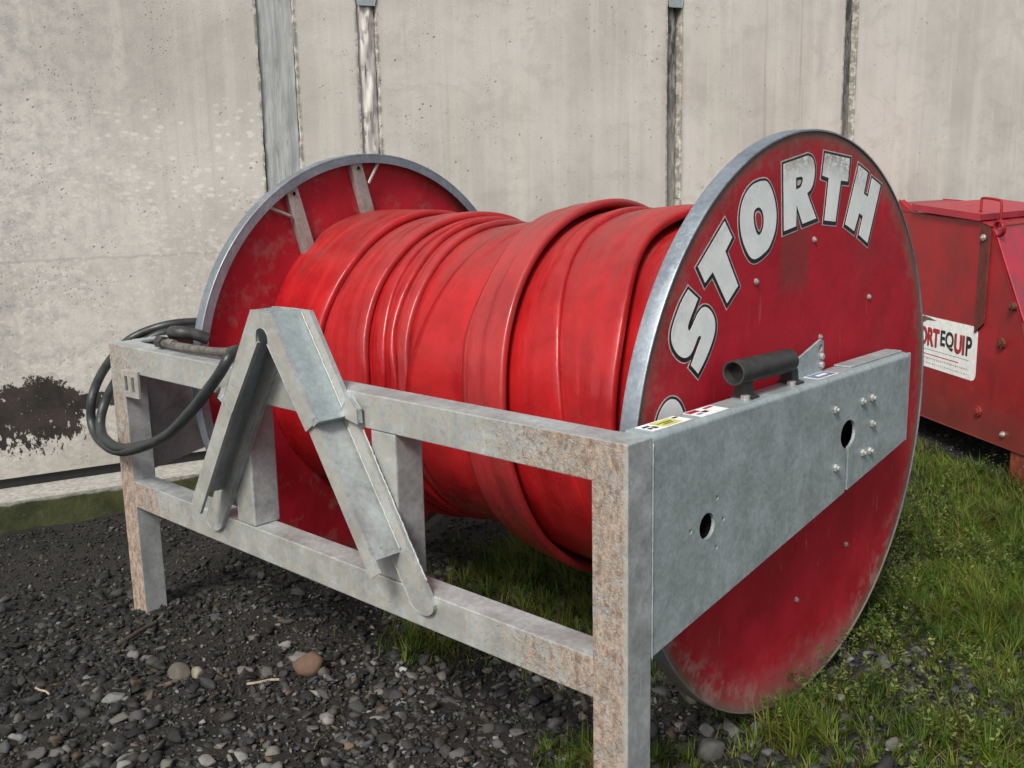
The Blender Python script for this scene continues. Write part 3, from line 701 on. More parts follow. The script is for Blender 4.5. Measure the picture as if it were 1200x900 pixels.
# ---- lettering on the disc
LET = [
('S', [(-0.617,0.453),(-0.575,0.427),(-0.59,0.406),(-0.606,0.384),(-0.617,0.364),(-0.612,0.353),(-0.603,0.357),(-0.588,0.375),(-0.57,0.394),(-0.548,0.404),(-0.522,0.395),(-0.5,0.37),(-0.497,0.341),(-0.51,0.311),(-0.538,0.273),(-0.57,0.241),(-0.601,0.266),(-0.587,0.287),(-0.568,0.315),(-0.558,0.329),(-0.566,0.335),(-0.576,0.328),(-0.589,0.309),(-0.607,0.292),(-0.632,0.289),(-0.659,0.302),(-0.68,0.325),(-0.686,0.35),(-0.678,0.376),(-0.649,0.421)], [], [0,1,15,16]),
('T', [(-0.461,0.608),(-0.425,0.567),(-0.456,0.534),(-0.392,0.443),(-0.443,0.403),(-0.511,0.487),(-0.545,0.463),(-0.577,0.504)], [], list(range(8))),
('O', [(-0.283,0.704),(-0.256,0.699),(-0.23,0.673),(-0.213,0.639),(-0.207,0.605),(-0.215,0.568),(-0.241,0.532),(-0.273,0.515),(-0.309,0.505),(-0.336,0.512),(-0.363,0.539),(-0.382,0.573),(-0.389,0.612),(-0.382,0.647),(-0.361,0.676),(-0.327,0.696)], [(-0.301,0.637),(-0.282,0.628),(-0.272,0.607),(-0.274,0.583),(-0.288,0.567),(-0.303,0.569),(-0.316,0.585),(-0.324,0.609),(-0.321,0.629)], []),
('R', [(-0.178,0.746),(-0.045,0.769),(-0.018,0.761),(-0.004,0.738),(-0.005,0.707),(-0.019,0.681),(-0.043,0.667),(0.015,0.597),(-0.063,0.585),(-0.1,0.638),(-0.099,0.58),(-0.164,0.57)], [(-0.108,0.71),(-0.076,0.712),(-0.069,0.7),(-0.079,0.685),(-0.106,0.678)], [0,1,6,7,8,9,10,11]),
('T', [(0.054,0.776),(0.21,0.761),(0.202,0.696),(0.157,0.699),(0.133,0.583),(0.066,0.589),(0.083,0.707),(0.044,0.714)], [], list(range(8))),
('H', [(0.271,0.742),(0.333,0.72),(0.31,0.659),(0.341,0.648),(0.363,0.704),(0.425,0.682),(0.351,0.51),(0.29,0.537),(0.312,0.592),(0.285,0.602),(0.257,0.55),(0.197,0.573)], [], list(range(12))),
('O', [(-.686+.066*math.sin(2*math.pi*k/18), .098+.098*math.cos(2*math.pi*k/18)) for k in range(18)], [(-.686+.022*math.sin(2*math.pi*k/12), .095+.045*math.cos(2*math.pi*k/12)) for k in range(12)], []),
]
def smooth_poly(P, corners, n=4):
    m = len(P); out = []
    P = [Vector(p) for p in P]
    for i in range(m):
        p0, p1, p2, p3 = P[i-1], P[i], P[(i+1) % m], P[(i+2) % m]
        if i in corners and (i+1) % m in corners: out.append(p1); continue
        if i in corners: p0 = p1
        if (i+1) % m in corners: p3 = p2
        for k in range(n):
            q = k/n; out.append(.5*((2*p1)+(p2-p0)*q+(2*p0-5*p1+4*p2-p3)*q*q+(3*p1-p0-3*p2+p3)*q**3))
    return out
def offset_poly(P, d):
    A = sum(P[i-1].x*P[i].y-P[i].x*P[i-1].y for i in range(len(P)))
    sg = 1 if A > 0 else -1; out = []; m = len(P)
    for i in range(m):
        e1 = (P[i]-P[i-1]); e2 = (P[(i+1) % m]-P[i])
        if e1.length < 1e-6 or e2.length < 1e-6: out.append(P[i]); continue
        e1.normalize(); e2.normalize()
        n1 = Vector((e1.y, -e1.x))*sg; n2 = Vector((e2.y, -e2.x))*sg
        b = n1+n2
        if b.length < .3: b = n1
        b.normalize(); c = max(.45, b.dot(n1)); out.append(P[i]+b*(d/c))
    return out
def discpt(a, b, d): return Vector((d, YC+a, ZC+b))
for ch, outer, hole, corners in LET:
    G = Geo(); o = smooth_poly(outer, corners)
    tp = lambda l: [(p.x, p.y) for p in l]
    sh = lambda l, dx, dz: [Vector((p.x+dx, p.y+dz)) for p in l]
    G.prism(tp(offset_poly(sh(o, .0010, -.0025), .0118)), [], discpt, XO-.0005, XO+.0006, 2)
    G.prism(tp(offset_poly(sh(o, .0010, -.0025), .0085)), [], discpt, XO+.0006, XO+.0012, 1)
    if hole:
        hc = [1e9]; hp = smooth_poly(hole, [0, 4] if ch == 'R' else [])
        G.prism(tp(o), [tp(hp)], discpt, XO+.0012, XO+.0018, 0)
        G.prism(tp(offset_poly(hp, -.0085)), [], discpt, XO+.0012, XO+.0015, 2)
        if ch != 'R': G.prism(tp(offset_poly(hp, -.0125)), [], discpt, XO+.0015, XO+.0017, 3)
    else: G.prism(tp(o), [], discpt, XO+.0012, XO+.0018, 0)
    G.obj('letter', [M['worn_white'], M['black'], M['grey'], M['redprint']], discR)

# ------------------------------------------------------------------ flat hose wound on the drum
hose = thing('layflat_hose', 'shiny red flat hose wound in overlapping turns round the drum of the reel', 'hose', (-1.1, YC, .25))
TH = [0, 20, 45, 65, 80, 110]
EDGE = {  # right-hand edge of each turn against the angle from the top towards the front
 1: ([-1.755, -1.76, -1.765, -1.775, -1.76, -1.76], .592), 2: ([-1.50, -1.525, -1.555, -1.53, -1.50, -1.50], .586),
 3: ([-1.455, -1.48, -1.485, -1.46, -1.415, -1.41], .570), 4: ([-1.43, -1.44, -1.425, -1.405, -1.37, -1.36], .566),
 5: ([-1.37, -1.37, -1.36, -1.35, -1.32, -1.31], .556), 6: ([-1.13, -1.15, -1.185, -1.215, -1.25, -1.25], .5545),
 7: ([-.85, -.83, -.80, -.80, -.78, -.78], .566), 8: ([-.87, -.866, -.845, -.827, -.805, -.785], .622),
 9: ([-.775, -.762, -.700, -.637, -.59, -.545], .604), 10: ([-.505, -.507, -.46, -.43, -.405, -.39], .613),
 11: ([-.172, -.172, -.172, -.172, -.172, -.172], .582)}
LEFT = {1: -2.108, 6: None, 8: [-1.06, -1.045, -1.02, -1.03, -1.0, -1.0]}
NTH, NPR = 220, 26
def edge_at(e, th):
    th = (th+180) % 360-180
    if -40 <= th <= 150: return float(np.interp(th, TH, e))
    a = th if th > 0 else th+360                                        # the back: glide from the last value to the first
    q = (a-150)/(320-150); return e[-1]*(1-q)+e[0]*q
def ker(e):
    v = np.array([edge_at(e, 360*k/NTH) for k in range(NTH)]); w = np.exp(-.5*(np.arange(-8, 9)/3.2)**2); w /= w.sum()
    return np.convolve(np.r_[v[-8:], v, v[:8]], w, 'valid')
for k, (e, r0) in EDGE.items():
    xr = ker(e)
    if k in LEFT and LEFT[k] is not None:
        xl = np.full(NTH, LEFT[k]) if not isinstance(LEFT[k], list) else ker(LEFT[k])
        tuck = 0.004 if k == 1 else .0
    else:
        xl = ker(EDGE[k-1][0])-.075; tuck = 1.0
    rr = np.random.default_rng(100+k)
    fr = rr.uniform(2, 10, 7); ph = rr.uniform(0, 6.28, 7); dr = rr.integers(-3, 4, 7); am = rr.normal(0, .0016, 7)/(1+fr*.1); xn = rr.normal(0, .0035, 5); xp = rr.uniform(0, 6.28, 5)
    vs, fs, at = [], [], []
    t2 = .013; wav = np.array([sum(a*math.sin((q+2)*6.283*i/NTH+f) for q, (a, f) in enumerate(zip(xn, xp))) for i in range(NTH)])
    if k < 11: xr = xr+wav
    for i in range(NTH):
        th = 2*math.pi*i/NTH; rb = r0+.02*math.cos(th)-.06*math.sin(th)
        w = xr[i]-xl[i]
        # cross-section, left to right over the top and back underneath
        prof = []
        nt = NPR-8
        for j in range(nt):
            u = j/(nt-1); wr = sum(a*math.sin(f*u*6.28/2+p+d*th) for a, f, p, d in zip(am, fr, ph, dr))
            env = math.sin(math.pi*min(1, max(0, u)))**.5
            uo = min(.7, .06/w) if tuck == 1.0 else 0; qq = min(1, max(0, (u-uo)/max(.25, 1-uo)/.85)); qq = qq*qq*(3-2*qq)
            h = -(.011 if k in (3, 4, 5) else .020)*(1-qq)*tuck + .0012*math.sin(math.pi*u) + .0009*math.exp(-((u-.95)*w/.012)**2) + wr*env*.8
            if k == 8: h = .010*u-.020*(1-u)**1.2+wr*env*.5
            if k in (7,): h = -.010+wr*env
            prof.append((u*(1-t2*.6/w), h, u))
        for j in range(1, 6):
            a = math.pi/2-math.pi*j/5; prof.append((1-t2*.6/w+t2*.6/w*math.cos(a), prof[nt-1][1]-t2+t2*math.sin(a), 1.0+.02*j))
        prof += [(.66, -.04, 1.2), (.33, -.045, 1.3), (0, prof[0][1]-.02, 1.4)]
        for u, h, uu in prof:
            r_ = rb+h; vs.append((xl[i]+u*w, YC-r_*math.sin(th), ZC+r_*math.cos(th))); at.append((uu, 1.5*th if th < math.pi else 1.5*(2*math.pi-th), k*.37 % 1))
    for i in range(NTH):
        for j in range(NPR):
            fs.append((i*NPR+j, i*NPR+(j+1) % NPR, ((i+1) % NTH)*NPR+(j+1) % NPR, ((i+1) % NTH)*NPR+j))
    G = Geo(); G.addf(vs, fs)
    o = mesh_obj('hose_turn', G.v, G.f, M['hose'], hose, True)
    a = o.data.attributes.new('band', 'FLOAT_VECTOR', 'POINT'); a.data.foreach_set('vector', np.array(at, np.float32).ravel())
    bm = bmesh.new(); bm.from_mesh(o.data); bmesh.ops.recalc_face_normals(bm, faces=bm.faces); bm.to_mesh(o.data); bm.free()

# ------------------------------------------------------------------ black hydraulic hose looped at the far corner
bh = thing('hydraulic_hose', 'black rubber hose hanging in a loop round the far corner of the steel frame', 'hose', (-2.2, 0, .67))
G = Geo(); G.tube([(-2.40, .62, 1.03), (-2.47, .42, 1.05), (-2.52, .3, 1.043), (-2.60, .2, .995), (-2.555, .08, .918), (-2.455, -.03, .835), (-2.45, -.05, .727), (-2.353, -.062, .668), (-2.166, -.07, .667),
                   (-1.874, -.07, .762), (-1.68, -.06, .882), (-1.526, -.052, 1.005), (-1.485, -.03, 1.068), (-1.545, .035, 1.075), (-1.60, .046, 1.063)], .0172, 14, 10)
part(G, 'hose_strand', M['rubber'], bh, 0, True)
vd = (Vector((-1.8, 0, .8))-CAM).normalized()*.042
G = Geo(); G.tube([(-2.42, .60, 1.00), (-2.46, .44, 1.025), (-2.50, .30, 1.020), (-2.535, .2, .972), (-2.475, .09, .890), (-2.385, -.02, .81), (-2.365, -.055, .735), (-2.29, -.075, .692), (-2.16, -.070, .680),
                   Vector((-1.884, -.07, .757))+vd, Vector((-1.70, -.06, .872))+vd, Vector((-1.56, -.052, .98))+vd], .0172, 14, 10)
part(G, 'hose_strand', M['rubber'], bh, 0, True)

# ------------------------------------------------------------------ red machine on the right
mc = thing('red_machine', 'red steel farm machine with hinged lid and white sticker behind the reel', 'machine', (-.7, 4.3, 0))
Pm = Vector((-.417, 3.827, 0)); U = Vector((-.7828, .6222, 0)); ON = Vector((-.6222, -.7828, 0)); DV = Vector((.03, 1.0, 0))
def mp(s, z, d=0.0): return Pm+U*s+Vector((0, 0, z))+ON*d
def mprism(poly, d0, d1, holes=()):
    G = Geo(); G.prism(poly, holes, lambda a, b, d: mp(a, b, d), d0, d1); return G
body = [(-.12, .165), (-.10, .62), (-.015, .818), (.30, 1.295), (.40, 1.318), (1.90, 1.375), (1.90, .135)]
G = Geo(); G.prism(body, [], lambda a, b, d: mp(a, b)+DV*d, 0, 1.5); part(G, 'body', M['mred'], mc, bevel=.008)
# hood panel on the sloping side, in the lighter red that paints in light from above
def sl_pt(a, d, h):                                                      # a along the slope (0 bottom..1 top), d depth, h proud of it
    n = Vector((.62, -.2, .55)).normalized(); return mp(-.10+.395*a*1.0, .66+.62*a)+DV*d+n*h
G = Geo()
e0, e1, e2 = mp(-.012, .822), mp(.285, 1.272), mp(-.098, .625)
nn = (e1-e0).cross(DV).normalized(); nn = nn if nn.z > 0 else -nn
G.addf([e0+DV*.01+nn*.004, e1+DV*.01+nn*.004, e1+DV*1.5+nn*.004, e0+DV*1.5+nn*.004, e0+DV*.01+nn*.012, e1+DV*.01+nn*.012, e1+DV*1.5+nn*.012, e0+DV*1.5+nn*.012],
       [(3, 2, 1, 0), (4, 5, 6, 7), (0, 1, 5, 4), (1, 2, 6, 5), (2, 3, 7, 6), (3, 0, 4, 7)]); part(G, 'side_panel', M['mred_lit'], mc, bevel=.002)
# lid with a down-turned lip, rear slope and the handle loop
G = Geo(); lid = [(.385, 1.322), (1.085, 1.362), (1.085, 1.398), (.385, 1.356)]
G.prism(lid, [], lambda a, b, d: mp(a, b)+DV*d, -.03, 1.25); ld = part(G, 'lid', M['mred_lit'], mc, bevel=.005)
a, b = mp(.47, 1.362), mp(.30, 1.35)
G = Geo(); G.tube([a+DV*.10, a+DV*.10+Vector((0, 0, .055)), a+DV*.10+Vector((.01, -.005, .075)), b+DV*.12+Vector((-.02, .01, .078)), b+DV*.12+Vector((0, 0, .06)), b+DV*.12-Vector((0, 0, .06))], .007, 8, 4); part(G, 'lid_handle', M['mred'], ld, 0, True)
# hinge bar, ring, bolts
G = mprism([(.375, 1.30), (.295, 1.29), (.30, .78), (.375, .72)], .002, .012); hb = part(G, 'hinge_bar', M['rust'], mc, bevel=.003)
def knob(s, z, r, mat, name='machine_bolt', d0=.0, ln=.02):
    G = Geo(); G.cyl(mp(s, z, d0), mp(s, z, d0+ln), r, 10); G.cyl(mp(s, z, d0+ln), mp(s, z, d0+ln+.008), r*.6, 8); return part(G, name, mat, mc, bevel=.002)
knob(.338, 1.235, .018, M['bolt'], d0=.012, ln=.010); knob(.05, .90, .022, M['rust'], ln=.03); knob(.13, .70, .03, M['rust'], ln=.02); knob(.07, .225, .016, M['bolt'], ln=.012); knob(.30, .30, .03, M['mred'], ln=.012)
G = Geo(); G.pipe(mp(.235, 1.285, .004)+DV*.05, mp(.235, 1.285, .03)+DV*.05, .045, .032, 20); part(G, 'lifting_eye', M['mred'], mc, bevel=.004)
G = Geo(); G.prism([(1.10, 1.35), (1.26, 1.36), (1.26, 1.42), (1.16, 1.375)], [], lambda a, b, d: mp(a, b, d), -.03, .004); part(G, 'bracket', M['mred'], mc, bevel=.003)
for s, d in ((-.02, .0), (1.75, .0), (-.05, 1.3), (1.75, 1.3)):
    G = Geo(); G.prism([(s-.10, -.04), (s+.02, -.04), (s+.02, .17), (s-.10, .17)], [], lambda a, b, dd: mp(a, b)+DV*dd, d+.012, d+.11); part(G, 'leg', M['orange'], mc, bevel=.004)
# the white sticker
rc = []
x0, x1, z0, z1, r_ = .352, 1.03, .452, .752, .035
for cx, cz, a0 in ((x1-r_, z1-r_, 0), (x0+r_, z1-r_, 90), (x0+r_, z0+r_, 180), (x1-r_, z0+r_, 270)):
    for k in range(5): a = R(a0+90*k/4); rc.append((cx+r_*math.cos(a), cz+r_*math.sin(a)))
G = mprism(rc, .001, .0022)
def bar(s0, s1, z0, z1, mi, i=0):
    G.prism([(s0, z0), (s1, z0), (s1, z1), (s0, z1)], [], lambda a, b, d: mp(a, b, d), .0022, .0027, mi)
bar(.42, .99, .556, .559, 3); bar(.52, .985, .527, .532, 2)
s_ = .43
while s_ < .98:                                                          # two lines of small print, too small to read
    w = random.uniform(.006, .022); bar(s_, s_+w, .502+random.uniform(-.002, .002), .511, 4); bar(s_, s_+w*.8, .474, .482, 4); s_ += w+random.uniform(.003, .010)
stk = G.obj('sticker', [M['white'], M['black'], M['redprint'], M['blue'], M['grey']], mc)
def text_mesh(body, size, off=0.0):
    cu = bpy.data.curves.new('print', 'FONT'); cu.body = body; cu.size = size; cu.offset = off; cu.resolution_u = 4
    o = bpy.data.objects.new('print', cu); COL.objects.link(o); bpy.context.view_layer.update()
    me = bpy.data.meshes.new_from_object(o.evaluated_get(bpy.context.evaluated_depsgraph_get()))
    vs = [v.co.copy() for v in me.vertices]; fs = [tuple(p.vertices) for p in me.polygons]
    bpy.data.objects.remove(o); bpy.data.curves.remove(cu); bpy.data.meshes.remove(me)
    return vs, fs
def put_text(body, s0, s1, z0, z1, mat, d, sh=0.0):
    vs, fs = text_mesh(body, 1.0, .034)
    ax, bx = min(v.x for v in vs), max(v.x for v in vs); ay, by = min(v.y for v in vs), max(v.y for v in vs)
    G = Geo(); G.addf([mp(s0+(s1-s0)*(v.x-ax)/(bx-ax)+sh, z0+(z1-z0)*(v.y-ay)/(by-ay)-sh*.7, d) for v in vs], fs)
    me = mesh_obj('print', G.v, G.f, mat, stk); return me
put_text('ORT', .935, .722, .580, .690, M['black'], .0028, .006); put_text('ORT', .935, .722, .580, .690, M['redprint'], .0032)
put_text('EQ', .712, .575, .580, .690, M['black'], .0032); put_text('UI', .565, .468, .580, .690, M['black'], .0028, .006)
put_text('UI', .565, .468, .580, .690, M['redprint'], .0032); put_text('P', .456, .398, .580, .690, M['black'], .0032)
G = mprism([(.76, .735), (.86, .728), (.93, .70), (.97, .655), (1.0, .70), (.90, .752)], .0022, .0032); part(G, 'mud_splash', M['putty'], stk, bevel=0)

# ------------------------------------------------------------------ loose stones, gravel, grass
def ico(sub):
    bm = bmesh.new(); bmesh.ops.create_icosphere(bm, subdivisions=sub, radius=1.0); bm.verts.ensure_lookup_table()
    v = np.array([q.co[:] for q in bm.verts]); f = np.array([[w.index for w in p.verts] for p in bm.faces]); bm.free(); return v, f
def in_view(x, y, margin=.5):
    P = np.c_[x, y, np.zeros_like(x)]-np.array(CAM)
    z = P@np.array(fw); u = P@np.array(rt)/z/.5015; v = P@np.array(up)/z/.376
    return (z > .3) & (np.abs(u) < 1+margin) & (v > -1-margin) & (v < 1+margin)
def rot_rand(n, rng, tilt=.5):
    a = rng.uniform(0, 2*np.pi, n); b = rng.normal(0, tilt, n); c = rng.normal(0, tilt, n)
    ca, sa, cb, sb, cc, sc = np.cos(a), np.sin(a), np.cos(b), np.sin(b), np.cos(c), np.sin(c)
    Rz = np.zeros((n, 3, 3)); Rz[:, 0, 0] = ca; Rz[:, 0, 1] = -sa; Rz[:, 1, 0] = sa; Rz[:, 1, 1] = ca; Rz[:, 2, 2] = 1
    Rx = np.zeros((n, 3, 3)); Rx[:, 0, 0] = 1; Rx[:, 1, 1] = cb; Rx[:, 1, 2] = -sb; Rx[:, 2, 1] = sb; Rx[:, 2, 2] = cb
    Ry = np.zeros((n, 3, 3)); Ry[:, 1, 1] = 1; Ry[:, 0, 0] = cc; Ry[:, 0, 2] = sc; Ry[:, 2, 0] = -sc; Ry[:, 2, 2] = cc
    return Rz@Rx@Ry
def fields(x, y):
    """slow noise fields for patchiness"""
    a = np.sin(x*2.3+y*1.1+.5)+np.sin(x*1.1-y*2.9+1.7)+np.sin(x*4.7+y*3.9)*.6+np.sin(x*6.1-y*7.3+2.2)*.5
    return a/3.1
def grassy(x, y):
    """how grassy the ground is, 0..1"""
    def bl(cx, cy, rx, ry, p=1.0): return p*np.exp(-(((x-cx)/rx)**2+((y-cy)/ry)**2)**2)
    g_ = np.clip((y-1.0-.3*x+.30*fields(x*2, y*2))/.7, 0, 1)*np.clip((x+.75)/.5, 0, 1)
    g_ = np.maximum(g_, bl(.15, 1.0, .55, .45, .5)); g_ = np.maximum(g_, bl(-1.15, 1.45, .62, .78, .95))
    g_ = np.maximum(g_, bl(-1.26, .50, .15, .11, .85)); g_ = np.maximum(g_, bl(-.42, .33, .13, .12, .9)); g_ = np.maximum(g_, bl(-.18, .46, .12, .1, .6))
    g_ = np.maximum(g_, bl(-.02, .80, .16, .14, .9)); g_ = np.maximum(g_, bl(.40, 1.12, .2, .16, .95)); g_ = np.maximum(g_, bl(-.9, 3.6, 1.0, 1.2, .8))
    g_ = g_*(1-bl(-.04, 1.36, .24, .12, .8))*(1-bl(.16, 1.24, .10, .08, .5))*(1-bl(-.35, .70, .22, .16, .8))
    sm_ = (x+.417)*-.7828+(y-3.827)*.6222; dm = (x+.417)*-.6222+(y-3.827)*-.7828
    g_ = np.where((sm_ > .05) & (dm < .0), 0, g_)
    return np.clip(g_, 0, 1)
def gravel(name, n, r_lo, r_hi, sub, rng, extra=None, **props):
    x = rng.uniform(-4.6, 2.0, n); y = rng.uniform(-1.9, 4.9, n)
    far = np.hypot(x-CAM.x, y-CAM.y)
    keep = in_view(x, y) & (x*NV.x+y*NV.y < DP-.02) & (rng.random(n) > grassy(x, y)*.55) & (rng.random(n) < np.clip(5.2/far-.45, .15, 1))
    if sub == 2: keep &= far < 4.4
    mud = np.clip((fields(x*1.3+3, y*1.3-2)+.02)*2.2, 0, 1)*np.clip((-1.25-x)/.5, 0, 1)
    keep &= rng.random(n) > mud*(.75 if sub == 2 else .25)
    x, y = x[keep], y[keep]; n = len(x)
    v0, f0 = ico(sub); nv = len(v0)
    lg = rng.random(n)**2.6
    r = r_lo+(r_hi-r_lo)*lg
    sc = np.c_[rng.uniform(.8, 1.45, n), rng.uniform(.65, 1.0, n), rng.uniform(.35, .8, n)]*r[:, None]
    jit = rng.normal(1, .19, (n, nv)); V = v0[None]*jit[..., None]
    # flatten against random planes: broken, angular stone
    for _ in range(4):
        d = rng.normal(size=(n, 3)); d /= np.linalg.norm(d, axis=1)[:, None]; h = rng.uniform(.25, .66, n)
        q = np.einsum('nvk,nk->nv', V, d)-h[:, None]; V = V-np.maximum(q, 0)[..., None]*d[:, None]*.9
    V = V*sc[:, None]; V = np.einsum('nij,nvj->nvi', rot_rand(n, rng, .38), V)
    z = hill(x, y)+r*rng.uniform(-.1, .45, n)
    V += np.c_[x, y, z][:, None]
    tone = rng.lognormal(math.log(.036), .68, n)
    warm = rng.normal(0, .05, n); C = np.c_[tone*(1.02+warm), tone*(1.0+warm*.3), tone*(.97-warm)]
    pale = rng.random(n) < .05; C[pale] = (.20, .195, .18)*rng.uniform(.6, 1.25, (pale.sum(), 1))
    tan = rng.random(n) < .03; C[tan] = (.11, .08, .055)*rng.uniform(.6, 1.3, (tan.sum(), 1))
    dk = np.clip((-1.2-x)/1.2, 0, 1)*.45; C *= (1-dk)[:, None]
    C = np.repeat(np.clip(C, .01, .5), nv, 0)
    F = (f0[None]+np.arange(n)[:, None, None]*nv).reshape(-1, 3)
    return attr_mesh(name, V.reshape(-1, 3), F, C, M['gravel'], **props)
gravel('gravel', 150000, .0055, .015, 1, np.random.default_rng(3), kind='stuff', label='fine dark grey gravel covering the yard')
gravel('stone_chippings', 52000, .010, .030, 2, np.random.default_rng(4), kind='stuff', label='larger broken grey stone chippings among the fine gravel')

def stone(x, y, sx, sy, sz, col, seed, label, rot=0.0, lift=.3):
    rng = np.random.default_rng(seed); v, f = ico(3); V = v*rng.normal(1, .02, (len(v), 1))
    for _ in range(9):
        d = rng.normal(size=3); d /= np.linalg.norm(d); h = rng.uniform(.55, .85); q = V@d-h; V = V-np.maximum(q, 0)[:, None]*d*.88
    V = V*np.array([sx, sy, sz]); c, s_ = math.cos(rot), math.sin(rot); V = V@np.array([[c, s_, 0], [-s_, c, 0], [0, 0, 1]])
    C = np.tile(col, (len(v), 1))*(1+.35*np.sin(V[:, :1]*160+seed)*np.sin(V[:, 1:2]*130)*.5)
    o = attr_mesh('stone', V, f, C*.62, M['stone'], label=label, category='stone', group='loose stones on the ground')
    o.location = (x, y, float(hill(np.array(x), np.array(y)))+sz*lift); return o
stone(-1.40, .13, .058, .047, .046, (.20, .12, .085), 1, 'reddish brown stone, the largest one lying on the gravel before the steel frame', .5, .5)
stone(-1.70, -.17, .042, .036, .034, (.17, .155, .13), 2, 'rough grey brown stone beside a small cream one on the gravel', .3, .5)
stone(-1.645, -.135, .027, .023, .022, (.36, .33, .26), 3, 'small cream stone touching a rough grey brown stone on the gravel', .3, .5)
stone(-1.72, -.385, .045, .026, .018, (.26, .26, .25), 4, 'pale grey flat slab of stone on the dark gravel, left of the cream stone', 1.0, .5)
stone(-1.18, -.375, .034, .026, .02, (.32, .31, .29), 5, 'pale stone at the bottom edge of the picture in front of the frame', .2, .5)
stone(-.165, .715, .062, .026, .024, (.22, .21, .20), 6, 'long pale grey stone on the gravel just under the lowest edge of the red disc', -.55, .5)
stone(-.105, .765, .030, .027, .025, (.20, .20, .20), 7, 'squarish grey stone right of the long pale one below the red disc', .4, .5)
stone(-.215, .665, .030, .028, .026, (.19, .19, .19), 8, 'round grey stone left of the long pale one below the red disc', .2, .5)
stone(-.150, .585, .045, .040, .034, (.17, .17, .165), 9, 'broad dark grey stone on the gravel nearest the galvanised corner post', .9, .5)
stone(-1.555, -.02, .034, .021, .018, (.23, .22, .20), 10, 'small flat pale grey stone lying between the cream stone and the reddish brown one', .7, .5)

def grass(name, n, rng, hlo, hhi, sel, pal, wid, bend=.6, **props):
    x = rng.uniform(-3.2, 3.0, n); y = rng.uniform(-.3, 6.5, n)
    p = sel(x, y); keep = in_view(x, y, .6) & (rng.random(n) < p) & (x*NV.x+y*NV.y < DP-.05)
    x, y = x[keep], y[keep]; n = len(x)
    # gather into tufts
    cl = rng.integers(0, max(1, n//14), n); cx = rng.normal(0, .012, (max(1, n//14)+1, 2)); tuft = rng.random(max(1, n//14)+1)
    pull = np.c_[x, y]
    perm = np.argsort(np.floor(x/.055)*1000+np.floor(y/.055)); cellx = np.floor(x/.055)*.055+.0275; celly = np.floor(y/.055)*.055+.0275
    hsh = np.modf(np.abs(np.sin(cellx*127.1+celly*311.7)*43758.5))[0]; hs2 = np.modf(np.abs(np.sin(cellx*269.5+celly*183.3)*21758.5))[0]
    ctr = np.c_[cellx+(hsh-.5)*.05, celly+(hs2-.5)*.05]; k_ = rng.uniform(.25, .9, n)[:, None]; pull = pull*(1-k_)+ctr*k_
    away = pull-ctr; ang = np.arctan2(away[:, 1], away[:, 0])+rng.normal(0, .9, n)
    hgt = rng.uniform(hlo, hhi, n)*(.55+.75*hsh)*(.85+.45*fields(x*2.2-3, y*2.2+1))*(.6+.5*np.clip(grassy(x, y), 0, 1))
    lean = np.abs(rng.normal(bend, .3, n)); w = wid*rng.uniform(.6, 1.3, n)
    base = np.c_[pull, hill(pull[:, 0], pull[:, 1])]
    dirh = np.c_[np.cos(ang), np.sin(ang), np.zeros(n)]; side = np.c_[-np.sin(ang+rng.normal(0, .5, n)), np.cos(ang), np.zeros(n)]
    pts = []
    for q in (0, .4, .75, 1.0):
        c = base+dirh*(hgt*lean*q**1.8)[:, None]+np.array([0, 0, 1])*(hgt*q*(1-.32*lean*q))[:, None]
        ww = (w*(1-q**1.6))[:, None]*side
        if q < 1: pts += [c-ww, c+ww]
        else: pts.append(c)
    V = np.stack(pts, 1)
    F0 = np.array([[0, 1, 3], [0, 3, 2], [2, 3, 5], [2, 5, 4], [4, 5, 6]])
    F = (F0[None]+np.arange(n)[:, None, None]*7).reshape(-1, 3)
    pal = np.array(pal); ci = np.clip((hs2*len(pal)*.6+rng.random(n)*len(pal)*.55).astype(int), 0, len(pal)-1)
    C = pal[ci]*(rng.uniform(.7, 1.25, n)*(.78+.34*fields(x*3.1+1, y*3.1-2)+.20*(hsh-.5)))[:, None]; C = np.clip(C, .008, 1)
    C = np.repeat(C, 7, 0)
    return attr_mesh(name, V.reshape(-1, 3), F, C, M['grass'], **props)
GP = [(.030, .078, .006), (.052, .115, .008), (.078, .145, .010), (.115, .172, .014), (.165, .205, .024), (.20, .175, .055)]
grass('grass', 1050000, np.random.default_rng(11), .035, .115, lambda x, y: grassy(x, y)*np.clip(4.4/np.hypot(x-CAM.x, y-CAM.y)-.2, .35, 1)*np.where((x > -.7), 1, .6), GP, .0021, .7,
      kind='stuff', label='rough green grass growing round the reel and along the right of the yard')
grass('dry_grass', 30000, np.random.default_rng(12), .05, .14, lambda x, y: np.clip(grassy(x, y)+.04, 0, 1)*np.where(x > -.7, .8, .5), [(.30, .25, .14), (.22, .19, .10), (.16, .13, .07), (.12, .12, .05)], .0013, 1.15,
      kind='stuff', label='thin dry straw stalks among the green grass')
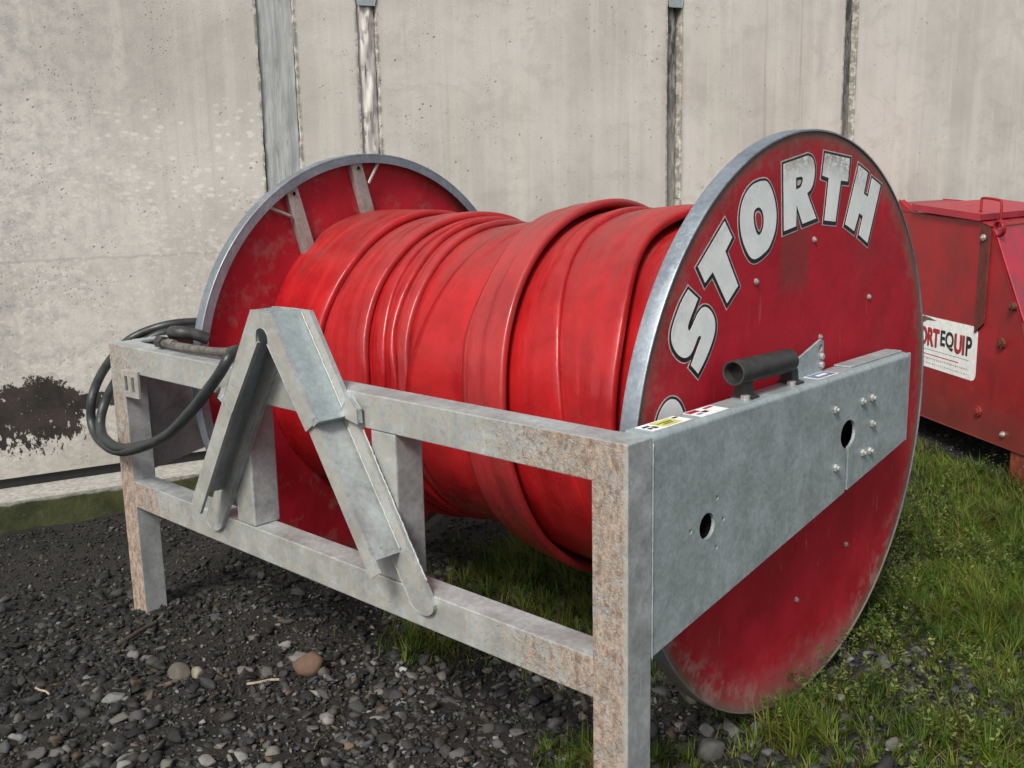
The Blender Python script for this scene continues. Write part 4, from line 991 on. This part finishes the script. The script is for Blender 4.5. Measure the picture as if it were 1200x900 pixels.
# small-leaved weeds: upright sprigs of tiny pale green leaves
def weeds(n, rng):
    x = rng.uniform(-.6, 1.5, n); y = rng.uniform(.7, 4.5, n)
    p = grassy(x, y)*np.clip(fields(x*1.6+5, y*1.6)+.25, 0, 1); keep = in_view(x, y, .6) & (rng.random(n) < p); x, y = x[keep], y[keep]; n = len(x)
    m = 12; h = rng.uniform(.06, .15, n); lx, ly = rng.normal(0, .3, n), rng.normal(0, .3, n)
    q = rng.uniform(.35, 1.0, (n, m)); a = rng.uniform(0, 6.28, (n, m)); s = rng.uniform(.004, .0085, (n, m))
    cx = x[:, None]+lx[:, None]*h[:, None]*q; cy = y[:, None]+ly[:, None]*h[:, None]*q; cz = hill(x, y)[:, None]+h[:, None]*q
    d = np.stack([np.cos(a), np.sin(a), rng.uniform(-.1, .8, (n, m))], -1); e = np.stack([-np.sin(a), np.cos(a), rng.normal(0, .3, (n, m))], -1)
    c = np.stack([cx, cy, cz], -1); S_ = s[..., None]
    V = np.stack([c, c+d*S_*1.1+e*S_*.6, c+d*S_*2.2, c+d*S_*1.1-e*S_*.6], 2).reshape(-1, 3)
    F = np.arange(len(V)).reshape(-1, 4)
    F = np.r_[F[:, [0, 1, 2]], F[:, [0, 2, 3]]]
    pal = np.array([(.10, .15, .03), (.15, .19, .045), (.20, .23, .07), (.07, .12, .02)]); C = pal[rng.integers(0, 4, n)]*rng.uniform(.7, 1.25, (n, 1))
    return attr_mesh('weeds', V, F, np.repeat(C, m*4, 0), M['grass'], kind='stuff', label='small leaved weeds with pale tips among the grass')
weeds(9000, np.random.default_rng(13))
# twigs on the gravel
for i, (a, b, r_, lab) in enumerate((((-2.105, -.188, -.004), (-2.146, -.017, .012), .0085, 'dark brown twig lying on the gravel beside the far foot of the frame'),
                                ((-1.979, -.523, .006), (-1.894, -.515, .010), .0035, 'short pale splinter of wood on the dark ground at lower left'),
                                ((-1.475, -.06, .010), (-1.418, .025, .012), .0045, 'thin pale stick on the gravel beside the reddish brown stone'))):
    a, b = Vector(a), Vector(b); G = Geo(); G.tube([a, a.lerp(b, .35)+Vector((.006, -.004, .004)), a.lerp(b, .7)+Vector((-.005, .004, 0)), b], r_, 7, 4)
    o = G.obj('twig', mat_plain('twig_wood', (.045, .034, .024) if i == 0 else (.30, .25, .18), .9, 0, .3, 60, .4), None, smooth=True)
    o['label'] = lab; o['category'] = 'twig'; o['group'] = 'twigs on the gravel'
